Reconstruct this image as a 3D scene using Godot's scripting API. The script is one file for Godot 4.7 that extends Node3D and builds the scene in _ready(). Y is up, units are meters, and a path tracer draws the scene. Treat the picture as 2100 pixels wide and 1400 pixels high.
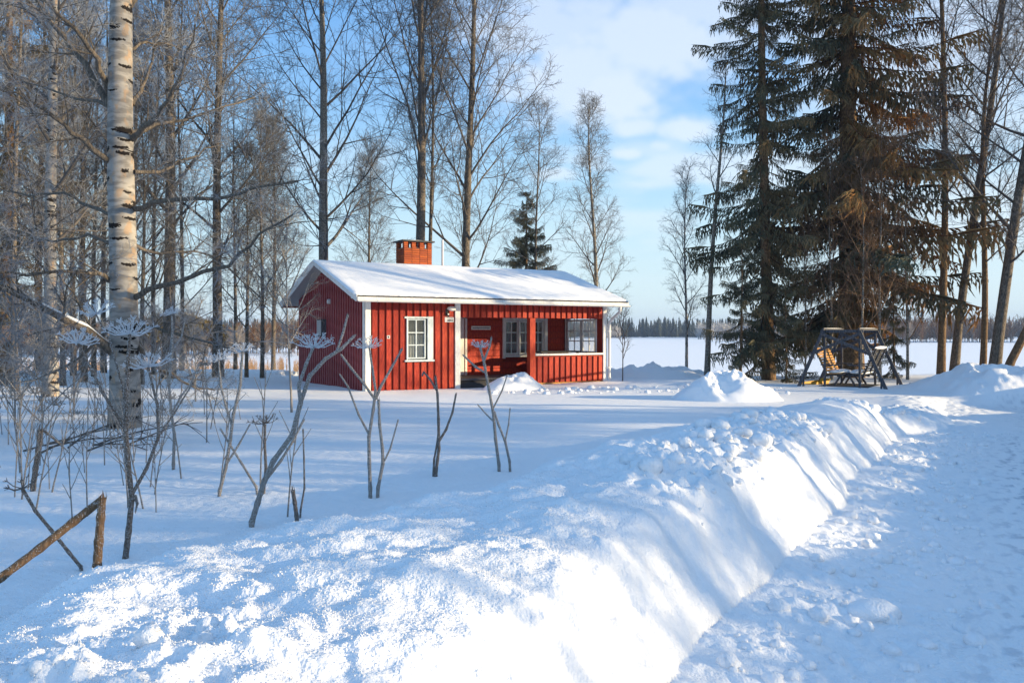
extends Node3D
# A red cabin by a frozen lake in Finland. y up, metres; the yard snow is y = 0, the camera stands on the ploughed road.

const EYE := Vector3(0, 1.5, 0)
const FOCAL := 1680.0          # pixels of the 2100 px wide photograph
const HORIZON := 682.2
const SUN_AT := Vector3(0.962, 0.188, 0.165)

var rng := RandomNumberGenerator.new()
var used := {}
var M := {}
var meshes := {}
var n_big := FastNoiseLite.new()
var n_mid := FastNoiseLite.new()
var n_lump := FastNoiseLite.new()
var n_fine := FastNoiseLite.new()
var n_flute := FastNoiseLite.new()
var n_track := FastNoiseLite.new()


class MB:
	var v := PackedVector3Array()
	var n := PackedVector3Array()
	var t := PackedVector2Array()
	var c := PackedColorArray()
	var ix := PackedInt32Array()
	var col := Color.WHITE
	var use_c := false

	func put(p: Vector3, nn: Vector3, uv := Vector2.ZERO) -> void:
		v.append(p)
		n.append(nn)
		t.append(uv)
		if use_c:
			c.append(col)

	func quad(a: Vector3, b: Vector3, cc: Vector3, d: Vector3) -> void:   # clockwise seen from the front
		var nn := (cc - a).cross(b - a).normalized()
		if nn.length_squared() < 0.5:
			nn = (d - a).cross(cc - a).normalized()
		var k := v.size()
		put(a, nn, Vector2(0, 0))
		put(b, nn, Vector2(0, 1))
		put(cc, nn, Vector2(1, 1))
		put(d, nn, Vector2(1, 0))
		ix.append_array([k, k + 1, k + 2, k, k + 2, k + 3])

	func tri(a: Vector3, b: Vector3, cc: Vector3) -> void:
		var nn := (cc - a).cross(b - a).normalized()
		var k := v.size()
		put(a, nn)
		put(b, nn)
		put(cc, nn)
		ix.append_array([k, k + 1, k + 2])

	func face(pts: Array, out: Vector3) -> void:      # a flat convex face turned to look along out
		var nn: Vector3 = (pts[2] - pts[0]).cross(pts[1] - pts[0])
		var p := pts.duplicate()
		if nn.dot(out) < 0:
			p.reverse()
		if p.size() == 4:
			quad(p[0], p[1], p[2], p[3])
		else:
			tri(p[0], p[1], p[2])

	func box(o: Vector3, s: Vector3, b := Basis(), bev := 0.0) -> void:
		var h := s * 0.5
		bev = minf(bev, minf(h.x, minf(h.y, h.z)) * 0.45)
		for a in 3:
			var a1 := (a + 1) % 3
			var a2 := (a + 2) % 3
			for sg in [-1.0, 1.0]:
				var out := Vector3.ZERO
				out[a] = sg
				var q := []
				for e in [[-1, -1], [1, -1], [1, 1], [-1, 1]]:
					var p := Vector3.ZERO
					p[a] = sg * h[a]
					p[a1] = e[0] * (h[a1] - bev)
					p[a2] = e[1] * (h[a2] - bev)
					q.append(o + b * p)
				face(q, b * out)
			if bev > 0:
				for e in [[-1, -1], [1, -1], [1, 1], [-1, 1]]:
					var q := []
					for k in 4:
						var p := Vector3.ZERO
						p[a] = (h[a] - bev) * (-1.0 if k == 0 or k == 3 else 1.0)
						p[a1] = e[0] * (h[a1] - (bev if k < 2 else 0.0))
						p[a2] = e[1] * (h[a2] - (0.0 if k < 2 else bev))
						q.append(o + b * p)
					var out := Vector3.ZERO
					out[a1] = e[0]
					out[a2] = e[1]
					face(q, b * out)
		if bev > 0:
			for sx in [-1, 1]:
				for sy in [-1, 1]:
					for sz in [-1, 1]:
						var g := Vector3(sx, sy, sz)
						var w := g * (h - Vector3.ONE * bev)
						face([o + b * (w + Vector3(sx * bev, 0, 0)), o + b * (w + Vector3(0, sy * bev, 0)), o + b * (w + Vector3(0, 0, sz * bev))], b * g)

	func tube(p: PackedVector3Array, r: PackedFloat32Array, sides: int, closed := false) -> void:
		var k := p.size()
		var base := v.size()
		var whole := (p[k - 1] - p[0]).normalized()
		var ref := Vector3.UP if absf(whole.y) < 0.8 else Vector3(0.99, 0.05, 0.13)
		var run := 0.0
		for i in k:
			var tan := (p[mini(i + 1, k - 1)] - p[maxi(i - 1, 0)]).normalized()
			var a := tan.cross(ref).normalized()
			var b := tan.cross(a)
			if i > 0:
				run += p[i].distance_to(p[i - 1])
			var rr := r[i]
			for j in sides + 1:
				var w := TAU * j / sides
				var out := a * cos(w) + b * sin(w)
				v.append(p[i] + out * rr)
				n.append(out)
				t.append(Vector2(float(j) / sides, run))
				if use_c:
					c.append(col)
		var row := sides + 1
		for i in k - 1:
			for j in sides:
				var q := base + i * row + j
				ix.append_array([q, q + row, q + 1, q + 1, q + row, q + row + 1])
		if closed:
			for e in 2:
				var at := 0 if e == 0 else k - 1
				var out := (p[0] - p[1]).normalized() if e == 0 else (p[k - 1] - p[k - 2]).normalized()
				var q := v.size()
				put(p[at], out)
				for j in sides:
					put(v[base + at * row + j], out)
				for j in sides:
					var j1 := q + 1 + j
					var j2 := q + 1 + (j + 1) % sides
					ix.append_array([q, j1, j2] if e == 0 else [q, j2, j1])

	func bar(a: Vector3, b: Vector3, w: float, h: float, side := Vector3.ZERO, bev := 0.004) -> void:   # a beam of w by h from a to b
		var y := (b - a).normalized()
		var z := side if side != Vector3.ZERO else (Vector3.UP if absf(y.y) < 0.8 else Vector3.RIGHT)
		var x := y.cross(z).normalized()
		z = x.cross(y)
		box((a + b) * 0.5, Vector3(w, a.distance_to(b), h), Basis(x, y, z), bev)

	func blob(o: Vector3, s: Vector3) -> void:    # octahedron, smooth
		var k := v.size()
		for e in [Vector3.RIGHT, Vector3.LEFT, Vector3.UP, Vector3.DOWN, Vector3.BACK, Vector3.FORWARD]:
			put(o + e * s, e)
		ix.append_array([k, k + 4, k + 2, k + 2, k + 4, k + 1, k + 1, k + 5, k + 2, k + 2, k + 5, k, k + 4, k, k + 3, k + 1, k + 4, k + 3, k + 5, k + 1, k + 3, k, k + 5, k + 3])

	func mesh() -> ArrayMesh:
		var m := ArrayMesh.new()
		var a := []
		a.resize(Mesh.ARRAY_MAX)
		a[Mesh.ARRAY_VERTEX] = v
		a[Mesh.ARRAY_NORMAL] = n
		a[Mesh.ARRAY_TEX_UV] = t
		if use_c:
			a[Mesh.ARRAY_COLOR] = c
		a[Mesh.ARRAY_INDEX] = ix
		m.add_surface_from_arrays(Mesh.PRIMITIVE_TRIANGLES, a)
		return m


# ---------------------------------------------------------------- naming
func numbered(called: String) -> String:
	if not used.has(called):
		used[called] = 0
		return called
	used[called] += 1
	return "%s_%03d" % [called, used[called]]


func tag(o: Node, label: String, category: String, group := "") -> void:
	o.set_meta("label", label)
	o.set_meta("category", category)
	if group:
		o.set_meta("group", group)


func thing(called: String, label: String, category: String, where := Vector3.ZERO, turn := 0.0, group := "") -> Node3D:
	var o := Node3D.new()
	o.name = numbered(called)
	add_child(o)
	o.position = where
	o.rotation.y = turn
	tag(o, label, category, group)
	return o


func part(called: String, m: Mesh, mat: Material, parent: Node = self, where := Vector3.ZERO, stuff := false) -> MeshInstance3D:
	var o := MeshInstance3D.new()
	o.name = numbered(called) if parent == self else called
	o.mesh = m
	o.material_override = mat
	o.position = where
	parent.add_child(o, true)
	if stuff:
		o.set_meta("kind", "stuff")
	return o


func struct(called: String, m: Mesh, mat: Material) -> MeshInstance3D:
	var o := part(called, m, mat)
	o.set_meta("kind", "structure")
	return o


func copies(called: String, m: Mesh, mat: Material, at_: Array, parent: Node = self, tints := []) -> MultiMeshInstance3D:
	var mm := MultiMesh.new()
	mm.transform_format = MultiMesh.TRANSFORM_3D
	mm.use_colors = not tints.is_empty()
	mm.mesh = m
	mm.instance_count = at_.size()
	for i in at_.size():
		mm.set_instance_transform(i, at_[i])
		if mm.use_colors:
			mm.set_instance_color(i, tints[i])
	var o := MultiMeshInstance3D.new()
	o.name = numbered(called) if parent == self else called
	o.multimesh = mm
	o.material_override = mat
	parent.add_child(o, true)
	o.set_meta("kind", "stuff")
	return o


func dup(root: Node3D, where: Vector3, turn: float, size: float, label: String, group := "") -> Node3D:
	var r: Node3D = root.duplicate()
	r.name = numbered(String(root.name).rstrip("0123456789").trim_suffix("_"))
	add_child(r)
	r.transform = Transform3D(Basis(Vector3.UP, turn).scaled(Vector3.ONE * size), where)
	r.set_meta("label", label)
	if group:
		r.set_meta("group", group)
	return r


func boxm(s: Vector3, bev := 0.0) -> ArrayMesh:
	var key := "%s %s" % [s, bev]
	if not meshes.has(key):
		var mb := MB.new()
		mb.box(Vector3.ZERO, s, Basis(), bev)
		meshes[key] = mb.mesh()
	return meshes[key]


func at(px: float, py: float, d: float) -> Vector3:
	return Vector3((px - 1050.0) / FOCAL * d, EYE.y - (py - HORIZON) / FOCAL * d, -d)


func on_ground(px: float, d: float) -> Vector3:
	var x := (px - 1050.0) / FOCAL * d
	return Vector3(x, height(x, -d), -d)


# ---------------------------------------------------------------- materials
func lin(r: float, g: float, b: float) -> Color:
	return Color(r, g, b).linear_to_srgb()


func flat(r: float, g: float, b: float, rough := 0.7, spec := 0.4) -> StandardMaterial3D:
	var m := StandardMaterial3D.new()
	m.albedo_color = lin(r, g, b)
	m.roughness = rough
	m.metallic_specular = spec
	return m


func noise_tex(sd: int, freq: float, stops: Array, colors: Array, octaves := 4, size := 256, kind := FastNoiseLite.TYPE_SIMPLEX_SMOOTH) -> NoiseTexture2D:
	var n := FastNoiseLite.new()
	n.seed = sd
	n.noise_type = kind
	n.frequency = freq
	n.fractal_octaves = octaves
	var t := NoiseTexture2D.new()
	t.width = size
	t.height = size
	t.seamless = true
	t.noise = n
	var g := Gradient.new()
	g.offsets = PackedFloat32Array(stops)
	g.colors = PackedColorArray(colors)
	t.color_ramp = g
	return t


func noisy(ca: Color, cb: Color, sd: int, freq: float, scale: Vector3, rough := 0.75, bump := 0.0, lo := 0.3, hi := 0.7) -> StandardMaterial3D:
	var m := StandardMaterial3D.new()
	m.albedo_texture = noise_tex(sd, freq, [lo, hi], [ca, cb])
	m.uv1_triplanar = true
	m.uv1_scale = scale
	m.roughness = rough
	m.metallic_specular = 0.35
	if bump > 0:
		m.heightmap_enabled = true
		m.heightmap_scale = bump
		m.heightmap_texture = noise_tex(sd + 7, freq * 1.5, [0.2, 0.8], [Color.BLACK, Color.WHITE])
	return m


func birch_bark() -> StandardMaterial3D:
	var w := 256
	var h := 1024
	var im := Image.create(w, h, false, Image.FORMAT_RGB8)
	var n := FastNoiseLite.new()
	n.seed = 5
	n.frequency = 0.02
	var n2 := FastNoiseLite.new()
	n2.seed = 9
	n2.frequency = 0.05
	var white := lin(0.33, 0.31, 0.285)
	var grey := lin(0.20, 0.185, 0.17)
	var peach := lin(0.38, 0.25, 0.155)
	for y in h:
		for x in w:
			var k := n.get_noise_2d(x * 0.6, y * 1.2) * 0.5 + 0.5
			var col := white.lerp(grey, smoothstep(0.35, 0.7, k))
			col = col.lerp(peach, smoothstep(0.55, 0.75, n.get_noise_2d(x + 900, y * 0.4) * 0.5 + 0.5) * 0.7)
			var dash := n2.get_noise_2d(x * 0.35, y * 2.6 + 300)
			col = col.lerp(Color(0.12, 0.1, 0.09), smoothstep(0.5, 0.68, dash) * 0.55)
			im.set_pixel(x, y, col)
	rng.seed = 77
	for i in 38:
		var cx := rng.randi() % w
		var cy := rng.randi() % h
		var rw := rng.randf_range(8, 44)
		var rh := rng.randf_range(3, 16)
		for y in range(-int(rh) - 6, int(rh) + 7):
			for x in range(-int(rw), int(rw) + 1):
				var droop := absf(x) / rw * 6.0
				var e := pow(x / rw, 2) + pow((y - droop) / rh, 2) + n2.get_noise_2d(x * 2 + cx, y * 2 + cy) * 1.3
				if e < 1:
					im.set_pixel(posmod(cx + x, w), posmod(cy + y, h), Color(0.14, 0.125, 0.115))
	var m := StandardMaterial3D.new()
	m.albedo_texture = ImageTexture.create_from_image(im)
	m.uv1_scale = Vector3(1, 0.32, 1)
	m.roughness = 0.8
	m.metallic_specular = 0.25
	return m


func snow_mat(scale: float, relief: float, sd: int) -> StandardMaterial3D:
	var m := StandardMaterial3D.new()
	m.albedo_color = lin(0.89, 0.89, 0.90)
	m.roughness = 0.62
	m.metallic_specular = 0.3
	m.uv1_triplanar = true
	m.uv1_world_triplanar = true
	m.uv1_scale = Vector3.ONE * scale
	m.heightmap_enabled = true
	m.heightmap_scale = relief
	m.heightmap_texture = noise_tex(sd, 0.03, [0.2, 0.8], [Color.BLACK, Color.WHITE], 5, 512)
	return m


func make_materials() -> void:
	M.snow = snow_mat(3.4, 0.42, 3)
	M.snow_far = snow_mat(0.25, 1.6, 8)
	M.snow_far.albedo_color = lin(0.92, 0.91, 0.90)
	M.road_snow = snow_mat(1.6, 0.8, 11)
	M.road_snow.albedo_color = Color.WHITE
	M.road_snow.vertex_color_use_as_albedo = true
	M.birch = birch_bark()
	M.bark = noisy(lin(0.075, 0.062, 0.05), lin(0.20, 0.165, 0.13), 21, 0.03, Vector3(3, 0.9, 3), 0.9, 1.2)
	M.bark_pale = noisy(lin(0.13, 0.11, 0.09), lin(0.34, 0.30, 0.25), 23, 0.03, Vector3(3, 1.4, 3), 0.9, 1.0)
	M.bark_brown = noisy(lin(0.09, 0.055, 0.032), lin(0.23, 0.145, 0.08), 25, 0.03, Vector3(3, 0.9, 3), 0.9, 1.2)
	M.limb = flat(0.10, 0.088, 0.08, 0.9)
	M.twig = flat(0.13, 0.128, 0.13, 0.9)
	M.twig_frost = flat(0.25, 0.26, 0.28, 0.85)
	M.twig_brown = flat(0.19, 0.12, 0.075, 0.9)
	M.spruce = flat(0.6, 0.6, 0.6, 0.8, 0.2)
	M.spruce.vertex_color_use_as_albedo = true
	M.spruce.albedo_color = Color.WHITE
	M.spruce.backlight_enabled = true
	M.spruce.backlight = lin(0.035, 0.035, 0.02)
	M.red = noisy(lin(0.28, 0.019, 0.011), lin(0.42, 0.042, 0.017), 31, 0.02, Vector3(5, 0.7, 5), 0.62, 0.15)
	M.red_b = noisy(lin(0.32, 0.026, 0.013), lin(0.48, 0.062, 0.021), 33, 0.02, Vector3(5, 0.7, 5), 0.62, 0.15)
	M.red_c = noisy(lin(0.20, 0.014, 0.009), lin(0.33, 0.028, 0.013), 34, 0.03, Vector3(6, 0.5, 6), 0.66, 0.15)
	M.red_gable_skylit = noisy(lin(0.20, 0.030, 0.032), lin(0.34, 0.070, 0.075), 36, 0.03, Vector3(6, 0.5, 6), 0.5, 0.15)  # gable red with the purple cast of blue sky light painted in
	M.trim_blue = noisy(lin(0.46, 0.53, 0.57), lin(0.58, 0.65, 0.69), 38, 0.03, Vector3(3, 0.6, 3), 0.5)
	M.red_dark = noisy(lin(0.19, 0.017, 0.010), lin(0.26, 0.026, 0.012), 35, 0.02, Vector3(5, 0.7, 5), 0.65, 0.15)
	M.white = noisy(lin(0.66, 0.65, 0.62), lin(0.80, 0.79, 0.77), 37, 0.03, Vector3(3, 0.6, 3), 0.55)
	M.metal = flat(0.62, 0.62, 0.62, 0.4, 0.5)
	M.dark_metal = flat(0.03, 0.03, 0.032, 0.5, 0.5)
	M.roof = noisy(lin(0.035, 0.032, 0.03), lin(0.07, 0.06, 0.055), 39, 0.03, Vector3.ONE * 2, 0.8)
	M.glass = StandardMaterial3D.new()
	M.glass.transparency = BaseMaterial3D.TRANSPARENCY_ALPHA
	M.glass.albedo_color = Color(0.9, 0.95, 0.95, 0.08)
	M.glass.roughness = 0.04
	M.inside = flat(0.12, 0.09, 0.07, 0.9)
	M.cloth = flat(0.20, 0.22, 0.22, 0.9)
	M.cloth.backlight_enabled = true
	M.cloth.backlight = lin(0.08, 0.08, 0.08)
	M.frost_glass = StandardMaterial3D.new()
	M.frost_glass.transparency = BaseMaterial3D.TRANSPARENCY_ALPHA
	M.frost_glass.albedo_color = Color(0.93, 0.92, 0.88, 0.42)
	M.frost_glass.roughness = 0.6
	M.frost_glass.backlight_enabled = true
	M.frost_glass.backlight = lin(0.6, 0.58, 0.5)
	M.brick = []
	for i in 3:
		M.brick.append(noisy(lin(0.26 + 0.05 * i, 0.055 + 0.012 * i, 0.022), lin(0.36 + 0.05 * i, 0.085 + 0.012 * i, 0.032), 41 + i, 0.05, Vector3.ONE * 4, 0.85, 0.2))
	M.mortar = flat(0.14, 0.08, 0.06, 0.95)
	M.wood_yellow = noisy(lin(0.34, 0.17, 0.05), lin(0.50, 0.27, 0.09), 51, 0.03, Vector3(4, 4, 1), 0.7)
	M.wood_grey = noisy(lin(0.05, 0.05, 0.058), lin(0.10, 0.10, 0.11), 53, 0.03, Vector3(4, 1, 4), 0.8)
	M.wood_dark = noisy(lin(0.03, 0.03, 0.034), lin(0.06, 0.058, 0.06), 55, 0.03, Vector3(4, 4, 1), 0.8)
	M.wood_brown = noisy(lin(0.12, 0.07, 0.04), lin(0.22, 0.13, 0.075), 57, 0.03, Vector3(2, 4, 4), 0.8)
	M.stem = noisy(lin(0.085, 0.062, 0.046), lin(0.27, 0.25, 0.235), 61, 0.06, Vector3(6, 3, 6), 0.85, 0.2, 0.35, 0.75)
	M.stem_brown = noisy(lin(0.10, 0.055, 0.03), lin(0.27, 0.165, 0.09), 63, 0.04, Vector3(9, 1.2, 9), 0.85, 0.4)
	M.stem_frost = noisy(lin(0.13, 0.105, 0.085), lin(0.40, 0.385, 0.37), 65, 0.06, Vector3(6, 4, 6), 0.85, 0.2)
	M.frost = flat(0.60, 0.61, 0.63, 0.7, 0.3)
	M.yellow = flat(0.55, 0.30, 0.03, 0.5)
	M.black = flat(0.012, 0.012, 0.012, 0.6)
	M.lining = flat(0.40, 0.39, 0.38, 0.7)
	M.ink = flat(0.02, 0.02, 0.02, 0.7)


# ---------------------------------------------------------------- camera, sky, sun
func sky_texture() -> ImageTexture:
	var w := 2048
	var h := 1024
	var im := Image.create(w, h, false, Image.FORMAT_RGBF)
	var n := FastNoiseLite.new()
	n.seed = 12
	n.frequency = 1.0
	n.fractal_octaves = 5
	n.fractal_gain = 0.55
	var stops := [[0.0, Color(0.68, 0.78, 0.77)], [0.05, Color(0.61, 0.76, 0.79)], [0.13, Color(0.47, 0.68, 0.80)], [0.2, Color(0.33, 0.57, 0.80)], [0.28, Color(0.22, 0.45, 0.77)], [0.38, Color(0.14, 0.355, 0.71)], [1.0, Color(0.085, 0.28, 0.60)]]
	var puffs := []
	for p in [[1300, 262, 50, 20, 0.85], [1285, 315, 38, 13, 0.85], [1405, 268, 62, 26, 0.85], [1350, 300, 34, 14, 0.75], [1270, 195, 90, 55, 0.9], [1180, 160, 150, 90, 0.85], [1150, 60, 190, 90, 0.75], [1330, 80, 210, 80, 0.85], [1135, 355, 46, 14, 0.7], [1250, 120, 130, 60, 0.7], [1430, 20, 180, 50, 0.75], [700, 330, 120, 40, 0.25], [1900, 200, 250, 120, 0.6], [2050, 420, 200, 80, 0.55]]:
		puffs.append([(p[0] - 1050.0) / FOCAL, (HORIZON - p[1]) / FOCAL, p[2] / FOCAL, p[3] / FOCAL, p[4]])
	for y in h:
		var el := (0.5 - (y + 0.5) / h) * PI
		var up := sin(el)
		if el < -0.02:
			break
		var base: Color = stops[0][1]
		for k in stops.size() - 1:
			if up >= stops[k][0]:
				base = stops[k][1].lerp(stops[k + 1][1], clampf((up - stops[k][0]) / (stops[k + 1][0] - stops[k][0]), 0, 1))
		for x in w:
			var az := (x + 0.5) / w * TAU          # the first column looks along -z
			var dir := Vector3(sin(az) * cos(el), up, -cos(az) * cos(el))
			var sunny := clampf(dir.dot(SUN_AT.normalized()), 0, 1)
			var c := base.lerp(Color(0.72, 0.78, 0.80), 0.65 * pow(sunny, 2.0) * exp(-up * 1.2))
			# high thin cloud, flattened by distance, denser towards the sun side
			var q := dir / (up + 0.14)
			var f := n.get_noise_3d(q.x * 1.1, q.z * 1.5, 0.0) * 0.5 + 0.5
			var veil := smoothstep(0.44, 0.72, f + 0.14 * dir.x) * smoothstep(0.03, 0.20, up) * smoothstep(-0.25, 0.15, dir.x) * 0.55
			if dir.z < -0.3 and absf(dir.x / dir.z) < 0.75:
				var tx := dir.x / -dir.z
				var ty := dir.y / -dir.z
				var grain := 0.7 * n.get_noise_3d(tx * 11.0, ty * 16.0, 3.0) + 0.5 * n.get_noise_3d(tx * 34.0, ty * 46.0, 8.0)
				for p in puffs:
					var e := pow((tx - p[0]) / p[2], 2) + pow((ty - p[1]) / p[3], 2)
					if e < 4.0:
						veil = maxf(veil, 0.78 * p[4] * smoothstep(0.08, 0.80, exp(-e * 0.8) + grain * 0.55 * exp(-e * 0.3)))
			c = c.lerp(Color(0.74, 0.79, 0.86), clampf(veil, 0, 0.9))
			c = c * SKY_LEVEL
			im.set_pixel(x, y, Color(c.r, c.g, c.b))
	for y in range(h / 2 + 6, h):
		for x in range(0, w, 1):
			im.set_pixel(x, y, Color(0.10, 0.12, 0.16))
	return ImageTexture.create_from_image(im)


const EXPOSURE := 2.66
const SKY_LEVEL := 0.49


func camera_and_light() -> void:
	var cam := Camera3D.new()
	cam.name = "camera"
	add_child(cam)
	cam.position = EYE
	cam.set_frustum(2.0 * 0.05 * 700.0 / FOCAL, Vector2(0, 0.05 * (HORIZON - 700.0) / FOCAL), 0.05, 3000.0)
	cam.current = true
	var env := Environment.new()
	env.background_mode = Environment.BG_SKY
	var sky := Sky.new()
	var pm := PanoramaSkyMaterial.new()
	pm.panorama = sky_texture()
	sky.sky_material = pm
	env.sky = sky
	env.tonemap_mode = Environment.TONE_MAPPER_LINEAR
	env.tonemap_exposure = EXPOSURE
	env.sdfgi_enabled = true
	env.ssao_enabled = true
	env.ssil_enabled = true
	env.fog_enabled = true
	env.fog_density = 0.0004
	env.fog_light_color = Color(0.62, 0.72, 0.88)
	var we := WorldEnvironment.new()
	we.name = "world_environment"
	we.environment = env
	add_child(we)
	var sun := DirectionalLight3D.new()
	sun.name = "sun"
	sun.light_energy = 1.18
	sun.light_color = lin(1.0, 0.79, 0.47)
	sun.light_angular_distance = 0.5
	sun.shadow_enabled = true
	add_child(sun)
	sun.look_at_from_position(SUN_AT * 100.0, Vector3.ZERO, Vector3.UP)


# ---------------------------------------------------------------- ground
const FOOT := [[-40.0, -22.0], [0.0, -1.3], [4.34, 1.03], [5.52, 1.80], [7.36, 2.84], [9.0, 3.76], [11.2, 5.0], [13.1, 6.3], [13.9, 7.35], [15.5, 8.3], [18.5, 9.7], [30.0, 16.0]]


func foot_x(d: float) -> float:
	for i in FOOT.size() - 1:
		if d < FOOT[i + 1][0]:
			return lerpf(FOOT[i][1], FOOT[i + 1][1], (d - FOOT[i][0]) / (FOOT[i + 1][0] - FOOT[i][0]))
	return 16.0


func height(x: float, z: float) -> float:
	var d := -z
	var big := n_big.get_noise_2d(x, z)
	var mid := n_mid.get_noise_2d(x, z)
	# open snow: yard, field, shore
	var f := 0.02 * big
	f += 0.03 * smoothstep(-1.0, -3.0, x) * (1.0 - smoothstep(7.5, 11.0, d)) * (0.7 + 0.6 * big)
	f += 0.035 * mid * (1.0 - smoothstep(9.0, 14.0, d))
	f += 0.05 * big * smoothstep(18.0, 24.0, d)
	var shore := 27.5 + 2.0 * big + (4.0 if x < -9.0 else 0.0)
	f = lerpf(f, -1.6, smoothstep(shore, shore + 17.0, d))
	if d < 24.0 and absf(x) < 40.0:
		var fx := foot_x(d)
		var along := d * 0.86 + x * 0.5
		var l := (fx - x) * 0.86
		if l < 6.0:
			var reach := 1.0 - smoothstep(18.3, 19.6, d)                # the road turns away to the right there
			var hb := lerpf(0.55, 0.10, smoothstep(11.6, 14.4, d)) + 0.05 * big
			if l > -2.2:
				var wob := n_flute.get_noise_2d(along + 0.4 * mid, l * 0.9)
				var ll := l + 0.055 * wob * smoothstep(-0.4, 0.2, l) + 0.14 * n_mid.get_noise_2d(along * 0.6, 40.0)
				var road := -0.2
				var talus := smoothstep(-0.95, 0.02, ll) * 0.13 * (1.0 - 0.6 * smoothstep(11.0, 14.0, d))
				var face := lerpf(pow(clampf((ll + 0.03) / 0.80, 0, 1), 0.50), smoothstep(-0.03, 0.42, ll), 0.45)
				var top := hb - 0.06 * smoothstep(0.6, 1.8, ll) + 0.07 * big * smoothstep(0.5, 1.3, ll)
				var rear := lerpf(2.55, 2.0, smoothstep(4.0, 8.0, d)) + 0.55 * n_mid.get_noise_2d(along * 0.5, 90.0)
				var h := lerpf(road + talus, top, face)
				var hump := n_mid.get_noise_2d(x * 2.1 + 17.0, z * 2.6) + 0.35 * n_mid.get_noise_2d(x * 5.0, z * 5.5 + 9.0)
				h += 0.075 * hump * smoothstep(0.35, 0.8, ll) * (1.0 - smoothstep(6.5, 11.0, d))
				h = lerpf(h, f, smoothstep(rear - 0.75, rear + 0.55, ll))
				f = lerpf(f, h, reach)
				# clods on the crest and in the talus
				var crest := smoothstep(0.16, 0.5, ll) * (1.0 - smoothstep(0.9, 1.7, ll)) * smoothstep(0.0, 0.35, big + 0.32)
				var debris := smoothstep(-1.2, -0.7, ll) * (1.0 - smoothstep(-0.05, 0.1, ll))
				var lump := maxf(0.0, n_lump.get_noise_2d(x, z) + 0.15)
				f += reach * (0.095 * crest + 0.035 * debris) * lump
				f += reach * 0.07 * face * (1.0 - face) * 4.0 * (n_mid.get_noise_2d(x * 3.0 + 70.0, z * 3.0) + 0.5 * n_fine.get_noise_2d(x * 0.5, z * 0.5))
			else:
				f = lerpf(f, -0.2, reach)
			if l < -0.3:
				var track := n_track.get_noise_2d(-l * 2.2, along * 0.9)
				f += reach * 0.026 * track * smoothstep(-0.5, -1.3, l) * (1.0 - smoothstep(13.0, 17.0, d))
				f -= reach * 0.018 * exp(-pow((l + 1.75) / 0.22, 2)) + reach * 0.014 * exp(-pow((l + 2.75) / 0.3, 2))
			# the bank on the far side of the road
			var r := -l - 3.9 + 0.35 * n_mid.get_noise_2d(along * 0.7, 160.0)
			if r > 0.0:
				var hr := 0.74 + 0.26 * n_mid.get_noise_2d(along * 0.8, 200.0)
				f = lerpf(f, maxf(hr, f), smoothstep(0.0, 0.75, r))
	# far bank where the road bends away
	if x > 8.0 and d > 17.0 and d < 25.0:
		var e := smoothstep(10.2, 12.0, x) * smoothstep(18.6, 20.0, d) * (1.0 - smoothstep(21.2, 23.5, d))
		f += e * (0.60 + 0.22 * n_mid.get_noise_2d(x * 1.6, z * 1.6) + 0.1 * n_lump.get_noise_2d(x * 0.4, z * 0.4))
	# powder
	if d < 16.0:
		var near := 1.0 - smoothstep(8.0, 16.0, d)
		f += near * 0.008 * n_fine.get_noise_2d(x, z) + near * 0.009 * n_lump.get_noise_2d(x * 0.8 + 31.0, z * 0.8) * smoothstep(-0.4, 0.4, mid)
	return f


# packed snow, with grey ice showing through where the wheels run
func road_colour(p: Vector3) -> Color:
	var l := (foot_x(-p.z) - p.x) * 0.86
	var along := -p.z * 0.86 + p.x * 0.5
	var wheel := exp(-pow((l + 1.7) / 0.30, 2)) + exp(-pow((l + 2.75) / 0.36, 2)) + 0.25
	var ice := smoothstep(0.08, 0.42, n_track.get_noise_2d(l * 4.0 + 50.0, along * 2.2) + 0.35 * n_fine.get_noise_2d(p.x, p.z)) * minf(wheel, 1.0)
	return Color(0.87, 0.875, 0.89).lerp(Color(0.42, 0.46, 0.52), ice * 0.75)


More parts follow.
